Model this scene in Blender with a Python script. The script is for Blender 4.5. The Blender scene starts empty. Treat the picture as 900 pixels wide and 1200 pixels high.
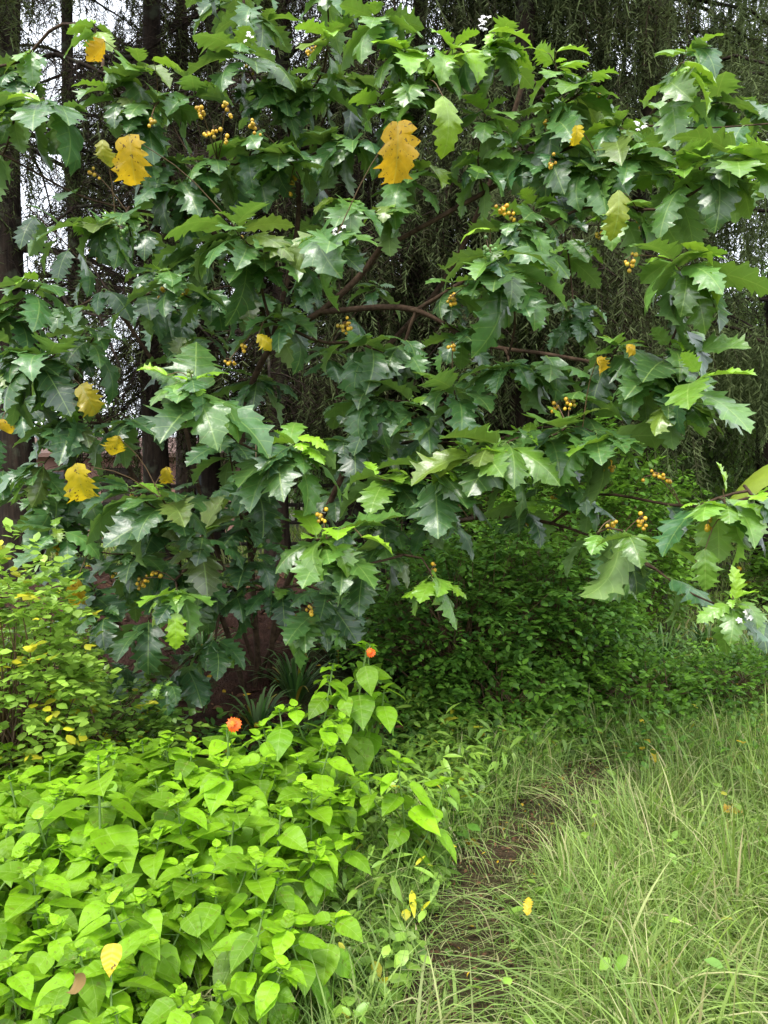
import bpy, math, random
import numpy as np
from mathutils import Vector
R = math.radians
rng = np.random.default_rng(11)
random.seed(5)
sc = bpy.context.scene
COL = sc.collection

# ------------------------------------------------------------------ camera
F = 906.0
EYE = 1.6
PITCH = math.atan(40 / F)
cam_d = bpy.data.cameras.new('camera')
cam_d.sensor_fit = 'VERTICAL'
cam_d.angle = 2 * math.atan(600 / F)
cam_d.clip_start = 0.05
cam_d.clip_end = 2000
cam = bpy.data.objects.new('camera', cam_d)
cam.location = (0, 0, EYE)
cam.rotation_euler = (R(90) - PITCH, 0, 0)
COL.objects.link(cam)
sc.camera = cam

# ------------------------------------------------------------------ world + sun (overcast, after rain)
SUN_EL, SUN_AZ = R(58), R(205)      # azimuth from +Y clockwise: behind the camera, a little to the left
w = bpy.data.worlds.new("World")
sc.world = w
w.use_nodes = True
nt = w.node_tree
nt.nodes.clear()
sky = nt.nodes.new('ShaderNodeTexSky')
sky.sky_type = 'NISHITA'
sky.sun_disc = False
sky.sun_elevation = SUN_EL
sky.sun_rotation = SUN_AZ
sky.air_density = 1.0
sky.dust_density = 3.0
bw = nt.nodes.new('ShaderNodeRGBToBW')
mixc = nt.nodes.new('ShaderNodeMix')
mixc.data_type = 'RGBA'
mixc.inputs[0].default_value = 0.22
cloud = nt.nodes.new('ShaderNodeRGB')
cloud.outputs[0].default_value = (10.5, 11.0, 11.8, 1)      # high white overcast
bg = nt.nodes.new('ShaderNodeBackground')
bg.inputs['Strength'].default_value = 0.108
out = nt.nodes.new('ShaderNodeOutputWorld')
nt.links.new(cloud.outputs[0], mixc.inputs[6])
nt.links.new(sky.outputs[0], mixc.inputs[7])
nt.links.new(mixc.outputs[2], bg.inputs['Color'])
nt.links.new(bg.outputs[0], out.inputs[0])

sd = bpy.data.lights.new('sun', 'SUN')
sd.energy = 1.5
sd.angle = R(14)
sd.color = (1.0, 0.96, 0.9)
so = bpy.data.objects.new('sun', sd)
sdir = Vector((math.sin(SUN_AZ) * math.cos(SUN_EL), math.cos(SUN_AZ) * math.cos(SUN_EL), math.sin(SUN_EL)))
so.rotation_euler = sdir.to_track_quat('Z', 'Y').to_euler()
COL.objects.link(so)
sc.view_settings.view_transform = 'Standard'
sc.view_settings.look = 'None'
sc.view_settings.exposure = 1.27
sc.view_settings.gamma = 1

# ------------------------------------------------------------------ placement helpers
cp, sp = math.cos(PITCH), math.sin(PITCH)
def at(px, py, D):
    """world point seen at photo pixel (px,py) standing D metres ahead (along +Y)"""
    a, b = (px - 450) / F, (600 - py) / F
    dy, dz = cp + b * sp, b * cp - sp
    t = D / dy
    return np.array([a * t, D, EYE + dz * t])
def on_ground(px, py):
    a, b = (px - 450) / F, (600 - py) / F
    dy, dz = cp + b * sp, b * cp - sp
    t = -EYE / dz
    return np.array([a * t, dy * t, 0.0])
def sstep(a, b, x):
    t = np.clip((x - a) / (b - a), 0, 1)
    return t * t * (3 - 2 * t)
def ground_h(x, y):
    x = np.asarray(x, float); y = np.asarray(y, float)
    h = 0.62 * sstep(4.2, 6.4, y) * sstep(0.5, -0.9, x)
    h = h * (1 - sstep(8.4, 12, y))
    h = h + 0.35 * sstep(9, 15, y) * sstep(2.5, 5.0, x)
    h = h + 0.025 * np.sin(x * 2.1 + 1.3) * np.cos(y * 1.7) + 0.012 * np.sin(x * 5.3 + y * 4.1)
    return h

# ------------------------------------------------------------------ mesh soup
def unit(v):
    v = np.asarray(v, float)
    return v / (np.linalg.norm(v, axis=-1, keepdims=True) + 1e-12)
class Soup:
    def __init__(self):
        self.V, self.Fc, self.T, self.U, self.n = [], [], [], [], 0
    def add(self, v, f, tint=(0.5, 0, 0.5), uv=None):
        v = np.asarray(v, float).reshape(-1, 3)
        f = np.asarray(f, int)
        self.V.append(v)
        self.Fc.append(f + self.n)
        t = np.asarray(tint, float)
        self.T.append(np.broadcast_to(t, (len(v), 3)) if t.ndim == 1 else t)
        self.U.append(np.zeros((len(v), 3)) if uv is None else np.asarray(uv, float))
        self.n += len(v)
    def inst(self, tmpl, M, P, tint):
        """tmpl=(v,f,uv); M (N,3,3) with columns = axes (already scaled); P (N,3); tint (N,3)"""
        v, f, uv = tmpl
        N, k = len(P), len(v)
        if N == 0: return
        W = np.einsum('nij,kj->nki', M, v) + P[:, None, :]
        FF = f[None, :, :] + (np.arange(N) * k)[:, None, None]
        self.add(W.reshape(-1, 3), FF.reshape(-1, f.shape[1]), np.repeat(tint, k, axis=0), np.tile(uv, (N, 1)))
    def build(self, name, mat, parent=None, smooth=True):
        V = np.concatenate(self.V).astype(np.float32)
        if parent is not None:
            V = V - np.array(ROOT[parent.name], dtype=np.float32)
        idx = np.concatenate([f.ravel() for f in self.Fc]).astype(np.int32)
        tot = np.concatenate([np.full(len(f), f.shape[1]) for f in self.Fc]).astype(np.int32)
        start = np.concatenate([[0], np.cumsum(tot)[:-1]]).astype(np.int32)
        me = bpy.data.meshes.new(name)
        me.vertices.add(len(V)); me.vertices.foreach_set('co', V.ravel())
        me.loops.add(len(idx)); me.loops.foreach_set('vertex_index', idx)
        me.polygons.add(len(tot)); me.polygons.foreach_set('loop_start', start); me.polygons.foreach_set('loop_total', tot)
        me.polygons.foreach_set('use_smooth', np.full(len(tot), smooth))
        for nm, arr in (('tint', self.T), ('leafuv', self.U)):
            a = me.attributes.new(nm, 'FLOAT_VECTOR', 'POINT')
            a.data.foreach_set('vector', np.concatenate(arr).astype(np.float32).ravel())
        me.update(calc_edges=True)
        me.materials.append(mat)
        o = bpy.data.objects.new(name, me)
        COL.objects.link(o)
        if parent is not None:
            o.parent = parent
            ROOT[o.name] = ROOT[parent.name]
        return o
ROOT = {}
def thing(name, loc, label, cat, group=None):
    o = bpy.data.objects.new(name, None)
    o.empty_display_size = 0.1
    COL.objects.link(o)
    o.location = loc
    ROOT[o.name] = tuple(loc)
    return tag(o, label, cat, group)
def tag(o, label=None, cat=None, group=None, kind=None):
    if label: o['label'] = label
    if cat: o['category'] = cat
    if group: o['group'] = group
    if kind: o['kind'] = kind
    return o
def copy_tree(src, loc, rz, s, label, group):
    r = src.copy(); COL.objects.link(r)
    r.location = loc; r.rotation_euler = (0, 0, rz); r.scale = (s, s, s)
    r['label'] = label; r['group'] = group
    for ch in src.children:
        c = ch.copy(); COL.objects.link(c); c.parent = r
        for g in ch.children:
            d = g.copy(); COL.objects.link(d); d.parent = c
    return r

# tubes: P (N,n,3), Rr (N,n)
def tubes(S, P, Rr, sides=5, tint=(0.5, 0, 0.5)):
    P = np.asarray(P, float); Rr = np.asarray(Rr, float)
    if P.ndim == 2: P, Rr = P[None], Rr[None]
    N, n, _ = P.shape
    T = unit(np.gradient(P, axis=1))
    ref = np.where(np.abs(T[..., 2:3]) > 0.9, np.array([1.0, 0, 0]), np.array([0, 0, 1.0]))
    m = (np.abs(T[:, :1, 2:3]) > 0.8)
    ref = np.where(m, np.array([1.0, 0.1, 0]), np.array([0, 0.1, 1.0]))
    A = unit(np.cross(T, np.broadcast_to(ref, T.shape)))
    B = np.cross(T, A)
    a = np.arange(sides) / sides * 2 * math.pi
    ring = A[:, :, None, :] * np.cos(a)[None, None, :, None] + B[:, :, None, :] * np.sin(a)[None, None, :, None]
    V = P[:, :, None, :] + ring * Rr[:, :, None, None]
    i = np.arange(n - 1)[:, None]; j = np.arange(sides)[None, :]
    q = np.stack([i * sides + j, i * sides + (j + 1) % sides, (i + 1) * sides + (j + 1) % sides, (i + 1) * sides + j], -1).reshape(-1, 4)
    FF = (q[None] + (np.arange(N) * n * sides)[:, None, None]).reshape(-1, 4)
    uv = np.zeros((N, n, sides, 3)); uv[..., 0] = np.linspace(0, 1, n)[None, :, None]; uv[..., 1] = (np.arange(sides) / sides)[None, None, :]
    t = np.asarray(tint, float)
    if t.ndim == 2: t = np.repeat(t, n * sides, axis=0)
    S.add(V.reshape(-1, 3), FF, t, uv.reshape(-1, 3))
def smooth_line(pts, n):
    """Catmull-Rom resample"""
    p = np.asarray(pts, float)
    q = np.vstack([2 * p[0] - p[1], p, 2 * p[-1] - p[-2]])
    out = []
    for s in np.linspace(0, len(p) - 1 - 1e-6, n):
        i = int(s); t = s - i
        a, b, c, d = q[i], q[i + 1], q[i + 2], q[i + 3]
        out.append(0.5 * (2 * b + (c - a) * t + (2 * a - 5 * b + 4 * c - d) * t * t + (3 * b - a - 3 * c + d) * t ** 3))
    return np.array(out)

# leaf templates ------------------------------------------------------------
def leaf_grid(us, cs, wfun, shift, curl, fold, ripple, rf, ph, seed=0, side_bend=0.0):
    us = np.asarray(us, float); cs = np.asarray(cs, float)
    V, UV = [], []
    for u in us:
        for c in cs:
            ww = wfun(u, np.sign(c))
            x = c * ww
            s = u + shift(u, abs(c))
            th = curl * max(s, 0)
            if abs(curl) > 1e-3:
                y = math.sin(th) / curl if s > 0 else s
                z = -(1 - math.cos(th)) / curl if s > 0 else 0
            else: y, z = s, 0
            zz = abs(c) * ww * fold + ripple * c * c * math.sin(rf * u + ph + (1.1 if c > 0 else 0)) * min(1, 4 * ww)
            V.append((x + side_bend * s * s, y + zz * math.sin(th), z + zz * math.cos(th)))
            UV.append((u, c, ww))
    n, m = len(us), len(cs)
    Fq = [(i * m + j, i * m + j + 1, (i + 1) * m + j + 1, (i + 1) * m + j) for i in range(n - 1) for j in range(m - 1)]
    return np.array(V), np.array(Fq), np.array(UV)
OUTLINE = [(0, .010), (.015, .08), (.05, .17), (.09, .235), (.13, .275), (.165, .195), (.21, .225), (.26, .30), (.31, .345), (.34, .225), (.39, .24), (.44, .305), (.49, .355), (.52, .215), (.57, .225), (.62, .275), (.665, .30), (.69, .17), (.74, .165), (.775, .195), (.81, .20), (.835, .13), (.87, .105), (.905, .10), (.925, .065), (.96, .035), (1, .003)]
def lobed(curl, fold, ph, asym=0.0, wide=0.36, soft=0.0):
    g = np.random.default_rng(int(ph * 10) + 40)
    side = {}
    for sd_ in (-1, 1):
        pts = []
        for i, (u, w_) in enumerate(OUTLINE):
            tip = i in (4, 8, 12, 16, 20)
            k = 1 + (g.normal() * .16 if tip else g.normal() * .08)
            pts.append((min(1, max(0, u + (g.normal() * .008 + asym * .12 * sd_ * math.sin(math.pi * u) if 0 < i < 26 else 0))), (w_ * (1 - soft) + soft * .30 * math.sin(math.pi * u ** .75) ** .7) * k * wide / .36 * .91))
        side[sd_] = np.array(pts)
    us = np.unique(np.round(np.concatenate([side[-1][:, 0], side[1][:, 0], np.linspace(0, 1, 12)]), 3))
    us = us[np.concatenate([[True], np.diff(us) > .006])]
    us[-1] = 1.0
    def wf(u, sg):
        q = side[1 if sg > 0 else -1]
        return float(np.interp(u, q[:, 0], q[:, 1]))
    return leaf_grid(us, (-1, -.62, -.28, 0, .28, .62, 1), wf, lambda u, a: 0.15 * a * a * (1 - u) * min(1, 5 * u) - 0.05 * a * max(0, 1 - 8 * u), curl, fold, 0.03, 14.5, ph, side_bend=asym * 0.2)
def heart(curl, fold, ph):
    def wf(u, s):
        return 0.98 * (u ** 0.37) * (1 - u) ** 1.2 * (1 + 0.035 * math.sin(u * 40 + ph))
    us = (0, .015, .04, .08, .15, .24, .34, .45, .56, .67, .78, .88, .95, 1)
    return leaf_grid(us, (-1, -.6, -.25, 0, .25, .6, 1), wf, lambda u, a: -0.20 * a * (1 - u) ** 4, curl, fold, 0.016, 11, ph)
def simple(w=0.27, curl=0.5, fold=0.15):
    return leaf_grid((0, .25, .6, 1), (-1, 0, 1), lambda u, s: w * (0.12 + math.sin(math.pi * u ** .9) ** .8 if 0 < u < 1 else 0.10), lambda u, a: 0, curl, fold, 0, 1, 0)
LOBED = [lobed(c, f, p, a, wd) for c, f, p, a, wd in ((0.7, 0.10, 0, 0.0, .38), (1.1, -0.15, 1, 0.3, .34), (0.4, 0.25, 2, -0.3, .42), (1.5, -0.10, 3, 0.15, .36), (0.9, 0.40, 4, .4, .33), (1.25, -0.35, 5, -.2, .38), (.8, .2, 6, .5, .40), (1.8, .3, 7, -.5, .35), (.6, -.3, 8, .1, .44))]
CURLED = [lobed(c, f, p, a, wd, .22) for c, f, p, a, wd in ((1.4, .55, 11, .4, .47), (1.8, -.5, 12, -.5, .46), (1.2, .8, 13, .5, .45))]
HEART = [heart(c, f, p) for c, f, p in ((0.4, 0.14, 0), (0.7, -0.15, 2), (0.2, 0.28, 4), (0.9, 0.12, 1), (0.6, 0.22, 3), (.5, .32, 5), (2.6, .8, 6))]
SMALL = [simple(), simple(.32, .9, -.2), simple(.24, .1, .3)]
ROUND = [simple(.40, .4, .1), simple(.44, .8, -.15), simple(.36, .1, .25)]
LANCE = [simple(.11, .9, .2), simple(.13, 1.4, .1), simple(.10, .5, .3)]

def frames(direction, up, scale, roll=0.0):
    """columns X lateral, Y along leaf, Z leaf normal"""
    Y = unit(direction)
    X = unit(np.cross(Y, up))
    Z = np.cross(X, Y)
    if np.any(roll):
        c, s = np.cos(roll)[:, None], np.sin(roll)[:, None]
        X, Z = X * c + Z * s, Z * c - X * s
    M = np.stack([X, Y, Z], axis=-1)
    return M * np.asarray(scale)[:, None, None] if np.ndim(scale) else M * scale
def scatter(S, templates, pos, direc, up, scale, tint, roll):
    k = rng.integers(0, len(templates), len(pos))
    M = frames(direc, up, scale, roll)
    for i, t in enumerate(templates):
        s = k == i
        S.inst(t, M[s], pos[s], tint[s])

# ------------------------------------------------------------------ materials
def N(nt, t, **kw):
    n = nt.nodes.new(t)
    for k, v in kw.items(): setattr(n, k, v)
    return n
def mathn(nt, op, a, b=None, c=None, clamp=False):
    n = N(nt, 'ShaderNodeMath', operation=op, use_clamp=clamp)
    for i, x in enumerate((a, b, c)):
        if x is None: continue
        if isinstance(x, (int, float)): n.inputs[i].default_value = x
        else: nt.links.new(x, n.inputs[i])
    return n.outputs[0]
def mixn(nt, fac, a, b, mode='MIX'):
    n = N(nt, 'ShaderNodeMix', data_type='RGBA', blend_type=mode)
    for i, x in ((0, fac), (6, a), (7, b)):
        if isinstance(x, (int, float)): n.inputs[i].default_value = x
        elif isinstance(x, tuple): n.inputs[i].default_value = (*x, 1)
        else: nt.links.new(x, n.inputs[i])
    return n.outputs[2]
def newmat(name):
    m = bpy.data.materials.new(name); m.use_nodes = True
    nt = m.node_tree; nt.nodes.clear()
    o = N(nt, 'ShaderNodeOutputMaterial')
    p = N(nt, 'ShaderNodeBsdfPrincipled')
    nt.links.new(p.outputs[0], o.inputs[0])
    return m, nt, p, o
def leaf_mat(name, dark, light, yellow=(0.55, 0.36, 0.02), rough=0.35, coat=0.0, veins=0.0, nveins=6.0, spec=0.5, trans=0.3, bump=0.25, blot=0.25, under=None, spots=0.0):
    m, nt, p, o = newmat(name)
    t = N(nt, 'ShaderNodeAttribute', attribute_name='tint')
    sep = N(nt, 'ShaderNodeSeparateXYZ'); nt.links.new(t.outputs['Vector'], sep.inputs[0])
    col = mixn(nt, sep.outputs[0], dark, light)
    col = mixn(nt, sep.outputs[1], col, yellow)
    val = mathn(nt, 'MULTIPLY_ADD', sep.outputs[2], 0.8, 0.6)
    tc = N(nt, 'ShaderNodeTexCoord')
    no = N(nt, 'ShaderNodeTexNoise'); no.inputs['Scale'].default_value = 28; no.inputs['Detail'].default_value = 3
    nt.links.new(tc.outputs['Object'], no.inputs['Vector'])
    val = mathn(nt, 'MULTIPLY', val, mathn(nt, 'MULTIPLY_ADD', no.outputs[0], blot * 2, 1 - blot))
    hs = N(nt, 'ShaderNodeHueSaturation'); nt.links.new(col, hs.inputs['Color']); nt.links.new(val, hs.inputs['Value'])
    col = hs.outputs[0]
    height = None
    if spots > 0:
        n2 = N(nt, 'ShaderNodeTexNoise'); n2.inputs['Scale'].default_value = 60; n2.inputs['Detail'].default_value = 2
        nt.links.new(tc.outputs['Object'], n2.inputs['Vector'])
        sm = mathn(nt, 'MULTIPLY', mathn(nt, 'GREATER_THAN', n2.outputs[0], 0.66), spots)
        col = mixn(nt, sm, col, (0.13, 0.07, 0.02))
    if veins > 0:
        u = N(nt, 'ShaderNodeAttribute', attribute_name='leafuv')
        s2 = N(nt, 'ShaderNodeSeparateXYZ'); nt.links.new(u.outputs['Vector'], s2.inputs[0])
        av = mathn(nt, 'ABSOLUTE', s2.outputs[1])
        ax = mathn(nt, 'MULTIPLY', av, s2.outputs[2])            # lateral distance in leaf lengths
        mid = mathn(nt, 'SUBTRACT', 1.0, mathn(nt, 'DIVIDE', ax, 0.013), clamp=True)
        ph = mathn(nt, 'FRACT', mathn(nt, 'MULTIPLY', mathn(nt, 'SUBTRACT', s2.outputs[0], mathn(nt, 'MULTIPLY', ax, 0.55)), nveins))
        d = mathn(nt, 'ABSOLUTE', mathn(nt, 'SUBTRACT', ph, 0.5))  # 0.5 at vein
        side = mathn(nt, 'MULTIPLY', mathn(nt, 'SUBTRACT', d, 0.455), 22.0, clamp=True)
        vm = mathn(nt, 'MAXIMUM', mid, mathn(nt, 'MULTIPLY', side, 0.7))
        col = mixn(nt, mathn(nt, 'MULTIPLY', vm, veins), col, mixn(nt, 0.5, light, (0.5, 0.6, 0.25)))
        quilt = mathn(nt, 'MULTIPLY', mathn(nt, 'COSINE', mathn(nt, 'MULTIPLY', ph, 6.2832)), -1.0)
        height = mathn(nt, 'ADD', mathn(nt, 'MULTIPLY', quilt, 0.15), mathn(nt, 'MULTIPLY', no.outputs[0], 1.5))
    else:
        height = no.outputs[0]
    b = N(nt, 'ShaderNodeBump'); b.inputs['Strength'].default_value = bump; b.inputs['Distance'].default_value = 0.004
    nt.links.new(height, b.inputs['Height'])
    geo = N(nt, 'ShaderNodeNewGeometry')
    if under is None: under = mixn(nt, 0.35, col, mixn(nt, 0.5, light, (0.3, 0.4, 0.15)))
    colf = mixn(nt, geo.outputs['Backfacing'], col, under)
    rr = mathn(nt, 'MULTIPLY_ADD', geo.outputs['Backfacing'], 0.3, rough)
    nt.links.new(rr, p.inputs['Roughness'])
    nt.links.new(colf, p.inputs['Base Color'])
    nt.links.new(b.outputs[0], p.inputs['Normal'])
    p.inputs['Specular IOR Level'].default_value = spec
    p.inputs['Coat Weight'].default_value = coat; p.inputs['Coat Roughness'].default_value = .33
    tr = N(nt, 'ShaderNodeBsdfTranslucent')
    tcol = mixn(nt, 0.5, colf, mixn(nt, 1.0, colf, (1.6, 1.5, 0.5), 'MULTIPLY'))
    nt.links.new(tcol, tr.inputs['Color'])
    mx = N(nt, 'ShaderNodeMixShader'); mx.inputs[0].default_value = trans
    nt.links.new(p.outputs[0], mx.inputs[1]); nt.links.new(tr.outputs[0], mx.inputs[2])
    nt.links.new(mx.outputs[0], o.inputs[0])
    return m
def bark_mat(name, a, b, scale=(30, 30, 5), rough=0.85, bump=0.6, lichen=None):
    m, nt, p, o = newmat(name)
    tc = N(nt, 'ShaderNodeTexCoord'); mp = N(nt, 'ShaderNodeMapping'); mp.inputs['Scale'].default_value = scale
    nt.links.new(tc.outputs['Object'], mp.inputs[0])
    no = N(nt, 'ShaderNodeTexNoise'); no.inputs['Scale'].default_value = 1; no.inputs['Detail'].default_value = 5; no.inputs['Roughness'].default_value = .65
    nt.links.new(mp.outputs[0], no.inputs['Vector'])
    r = N(nt, 'ShaderNodeMapRange'); r.inputs[1].default_value = .35; r.inputs[2].default_value = .65
    nt.links.new(no.outputs[0], r.inputs[0])
    col = mixn(nt, r.outputs[0], a, b)
    if lichen:
        n2 = N(nt, 'ShaderNodeTexNoise'); n2.inputs['Scale'].default_value = 6; n2.inputs['Detail'].default_value = 4
        nt.links.new(tc.outputs['Object'], n2.inputs['Vector'])
        r2 = N(nt, 'ShaderNodeMapRange'); r2.inputs[1].default_value = .55; r2.inputs[2].default_value = .68
        nt.links.new(n2.outputs[0], r2.inputs[0])
        col = mixn(nt, r2.outputs[0], col, lichen)
    nt.links.new(col, p.inputs['Base Color']); p.inputs['Roughness'].default_value = rough; p.inputs['Specular IOR Level'].default_value = .12
    bm = N(nt, 'ShaderNodeBump'); bm.inputs['Strength'].default_value = bump; bm.inputs['Distance'].default_value = .02
    nt.links.new(no.outputs[0], bm.inputs['Height']); nt.links.new(bm.outputs[0], p.inputs['Normal'])
    return m
def soil_mat(name, cols, rough=0.8, sc_=9.0, bump=0.8, wet=0.0):
    m, nt, p, o = newmat(name)
    tc = N(nt, 'ShaderNodeTexCoord')
    n1 = N(nt, 'ShaderNodeTexNoise'); n1.inputs['Scale'].default_value = sc_; n1.inputs['Detail'].default_value = 8; n1.inputs['Roughness'].default_value = .7
    n2 = N(nt, 'ShaderNodeTexNoise'); n2.inputs['Scale'].default_value = sc_ * .22; n2.inputs['Detail'].default_value = 4
    n3 = N(nt, 'ShaderNodeTexVoronoi'); n3.inputs['Scale'].default_value = sc_ * 7
    for n in (n1, n2, n3): nt.links.new(tc.outputs['Object'], n.inputs['Vector'])
    r1 = N(nt, 'ShaderNodeMapRange'); r1.inputs[1].default_value = .38; r1.inputs[2].default_value = .62; nt.links.new(n1.outputs[0], r1.inputs[0])
    r2 = N(nt, 'ShaderNodeMapRange'); r2.inputs[1].default_value = .42; r2.inputs[2].default_value = .58; nt.links.new(n2.outputs[0], r2.inputs[0])
    c = mixn(nt, r1.outputs[0], cols[0], cols[1])
    c = mixn(nt, mathn(nt, 'MULTIPLY', r2.outputs[0], .8), c, cols[2])
    nt.links.new(c, p.inputs['Base Color']); p.inputs['Specular IOR Level'].default_value = .15
    rr = mathn(nt, 'SUBTRACT', rough, mathn(nt, 'MULTIPLY', r2.outputs[0], wet)); nt.links.new(rr, p.inputs['Roughness'])
    h = mathn(nt, 'ADD', n1.outputs[0], mathn(nt, 'MULTIPLY', n3.outputs[0], .35))
    b = N(nt, 'ShaderNodeBump'); b.inputs['Strength'].default_value = bump; b.inputs['Distance'].default_value = .04
    nt.links.new(h, b.inputs['Height']); nt.links.new(b.outputs[0], p.inputs['Normal'])
    return m
def plain_mat(name, col, rough=.5, trans=0, spec=.5, var=0.2):
    m, nt, p, o = newmat(name)
    tc = N(nt, 'ShaderNodeTexCoord'); no = N(nt, 'ShaderNodeTexNoise'); no.inputs['Scale'].default_value = 90
    nt.links.new(tc.outputs['Object'], no.inputs['Vector'])
    hs = N(nt, 'ShaderNodeHueSaturation'); hs.inputs['Color'].default_value = (*col, 1)
    nt.links.new(mathn(nt, 'MULTIPLY_ADD', no.outputs[0], 2 * var, 1 - var), hs.inputs['Value'])
    nt.links.new(hs.outputs[0], p.inputs['Base Color']); p.inputs['Roughness'].default_value = rough
    p.inputs['Specular IOR Level'].default_value = spec
    return m

M_BIG = leaf_mat('broad leaf', (0.038, 0.112, 0.040), (0.23, 0.44, 0.020), rough=.38, veins=.5, nveins=5.5, spec=.75, coat=.45, trans=.24, bump=.9, blot=.30, spots=.3)
M_YEL = leaf_mat('yellowed leaf', (0.52, 0.31, 0.02), (0.56, 0.44, 0.02), rough=.45, veins=.4, nveins=5.5, trans=.42, bump=.5, spots=.9, blot=.4)
M_SUN = leaf_mat('heart leaf', (0.090, 0.225, 0.010), (0.25, 0.47, 0.012), rough=.48, veins=.45, nveins=3.4, spec=.35, coat=.0, trans=.32, bump=1.0, blot=.22, spots=.35)
M_BUSH = leaf_mat('bush leaf', (0.035, 0.11, 0.022), (0.16, 0.33, 0.03), rough=.42, trans=.25, spec=.28)
M_PALE = leaf_mat('pale bush leaf', (0.09, 0.21, 0.035), (0.28, 0.45, 0.06), yellow=(.62, .55, .03), rough=.4, trans=.3)
M_FAR = leaf_mat('far leaf', (0.05, 0.11, 0.03), (0.17, 0.30, 0.06), rough=.5, trans=.3, spec=.2)
M_GRASS = leaf_mat('grass blade', (0.072, 0.17, 0.020), (0.28, 0.40, 0.085), yellow=(.52, .45, .26), rough=.42, trans=.3, blot=.1, bump=.05)
M_STRAP = leaf_mat('strap leaf', (0.03, 0.09, 0.025), (0.10, 0.22, 0.04), rough=.3, trans=.15, bump=.1)
M_NEEDLE = leaf_mat('conifer sprig', (0.022, 0.032, 0.014), (0.105, 0.14, 0.055), yellow=(.026, .017, .011), rough=.8, trans=.2, spec=.08)
M_BARK = bark_mat('shrub bark', (0.03, 0.018, 0.011), (0.09, 0.058, 0.036), (25, 25, 25), bump=.3)
M_CBARK = bark_mat('conifer bark', (0.010, 0.007, 0.005), (0.036, 0.025, 0.017), (22, 22, 3), bump=1.0, lichen=(.06, .065, .04))
M_TWIG = bark_mat('dead twig', (0.014, 0.010, 0.007), (0.040, 0.028, 0.019), (20, 20, 20), bump=.1)
M_STEM = plain_mat('green stem', (0.14, 0.24, 0.05), .5)
M_RSTEM = plain_mat('brown stem', (0.12, 0.07, 0.03), .6)
M_SOIL = soil_mat('ground soil', ((.035, .024, .014), (.07, .06, .025), (.045, .065, .018)), .85)
M_MUD = soil_mat('wet mud', ((.036, .025, .013), (.092, .063, .033), (.052, .046, .020)), .7, 11, 1.0, wet=.3)
M_BANK = soil_mat('red earth', ((.035, .018, .012), (.085, .042, .028), (.05, .024, .017)), .85, 8, 1.0)
M_WOOD = bark_mat('weathered rail', (0.03, 0.024, 0.02), (0.07, 0.056, 0.045), (3, 30, 30), bump=.3)

# ------------------------------------------------------------------ ground, path, earth bank
def axis(a, b, fine, step, far):
    c = np.arange(a, b + 1e-6, step)
    l = a - np.geomspace(0.4, far, 22)[::-1]
    r = b + np.geomspace(0.4, far, 22)
    return np.concatenate([l, c, r])
gx, gy = axis(-6, 8, 0, .1, 300), axis(0, 16, 0, .1, 300)
X, Y = np.meshgrid(gx, gy, indexing='ij')
S = Soup()
nx, ny = X.shape
ii, jj = np.meshgrid(np.arange(nx - 1), np.arange(ny - 1), indexing='ij')
S.add(np.stack([X, Y, ground_h(X, Y)], -1), np.stack([ii * ny + jj, (ii + 1) * ny + jj, (ii + 1) * ny + jj + 1, ii * ny + jj + 1], -1).reshape(-1, 4))
tag(S.build('ground', M_SOIL), kind='structure')
PATH = [on_ground(455, 1290), on_ground(500, 1190), on_ground(530, 1100), on_ground(575, 1020), on_ground(625, 960), on_ground(668, 925), on_ground(700, 895)]
PL = smooth_line(PATH, 60)
PW = np.interp(np.linspace(0, 1, 60), [0, .25, .5, .8, 1], [.23, .22, .22, .25, .14])
S = Soup()
nc = 11
tng = unit(np.gradient(PL, axis=0)); nrm = np.stack([tng[:, 1], -tng[:, 0], 0 * tng[:, 0]], -1)
V = []
for i in range(60):
    for j in range(nc):
        s = (j / (nc - 1) * 2 - 1)
        q = PL[i] + nrm[i] * s * PW[i] * (1 + .18 * math.sin(i * .7 + (2 if s > 0 else 0)) + .08 * math.sin(i * 1.9))
        V.append((q[0], q[1], float(ground_h(q[0], q[1])) + .014 - .012 * (s * s) + .004 * math.sin(i * 2.3 + j * 1.7)))
S.add(V, [(i * nc + j, i * nc + j + 1, (i + 1) * nc + j + 1, (i + 1) * nc + j) for i in range(59) for j in range(nc - 1)])
tag(S.build('path', M_MUD), kind='structure')
# raised reddish earth bank behind the shrub
bx, by = np.linspace(-3.6, -0.3, 60), np.linspace(4.4, 8.2, 60)
X, Y = np.meshgrid(bx, by, indexing='ij')
edge = sstep(-3.6, -3.2, X) * sstep(-.3, -.7, X) * sstep(4.4, 4.8, Y) * sstep(8.2, 7.8, Y)
Z = ground_h(X, Y) - .03 + .05 * edge * (1 + .5 * np.sin(X * 6) * np.sin(Y * 5)) + .02 * edge * rng.normal(size=X.shape)
S = Soup()
ii, jj = np.meshgrid(np.arange(59), np.arange(59), indexing='ij')
S.add(np.stack([X, Y, Z], -1), np.stack([ii * 60 + jj, (ii + 1) * 60 + jj, (ii + 1) * 60 + jj + 1, ii * 60 + jj + 1], -1).reshape(-1, 4))
tag(S.build('earth_bank', M_BANK), kind='structure')

def near_path(x, y):
    d = np.full(np.shape(x), 9.0)
    for p, wd in zip(PL[::2], PW[::2]):
        d = np.minimum(d, np.hypot(x - p[0], y - p[1]) / wd)
    return d
def path_x(y):
    return np.interp(y, PL[:, 1], PL[:, 0])

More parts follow.
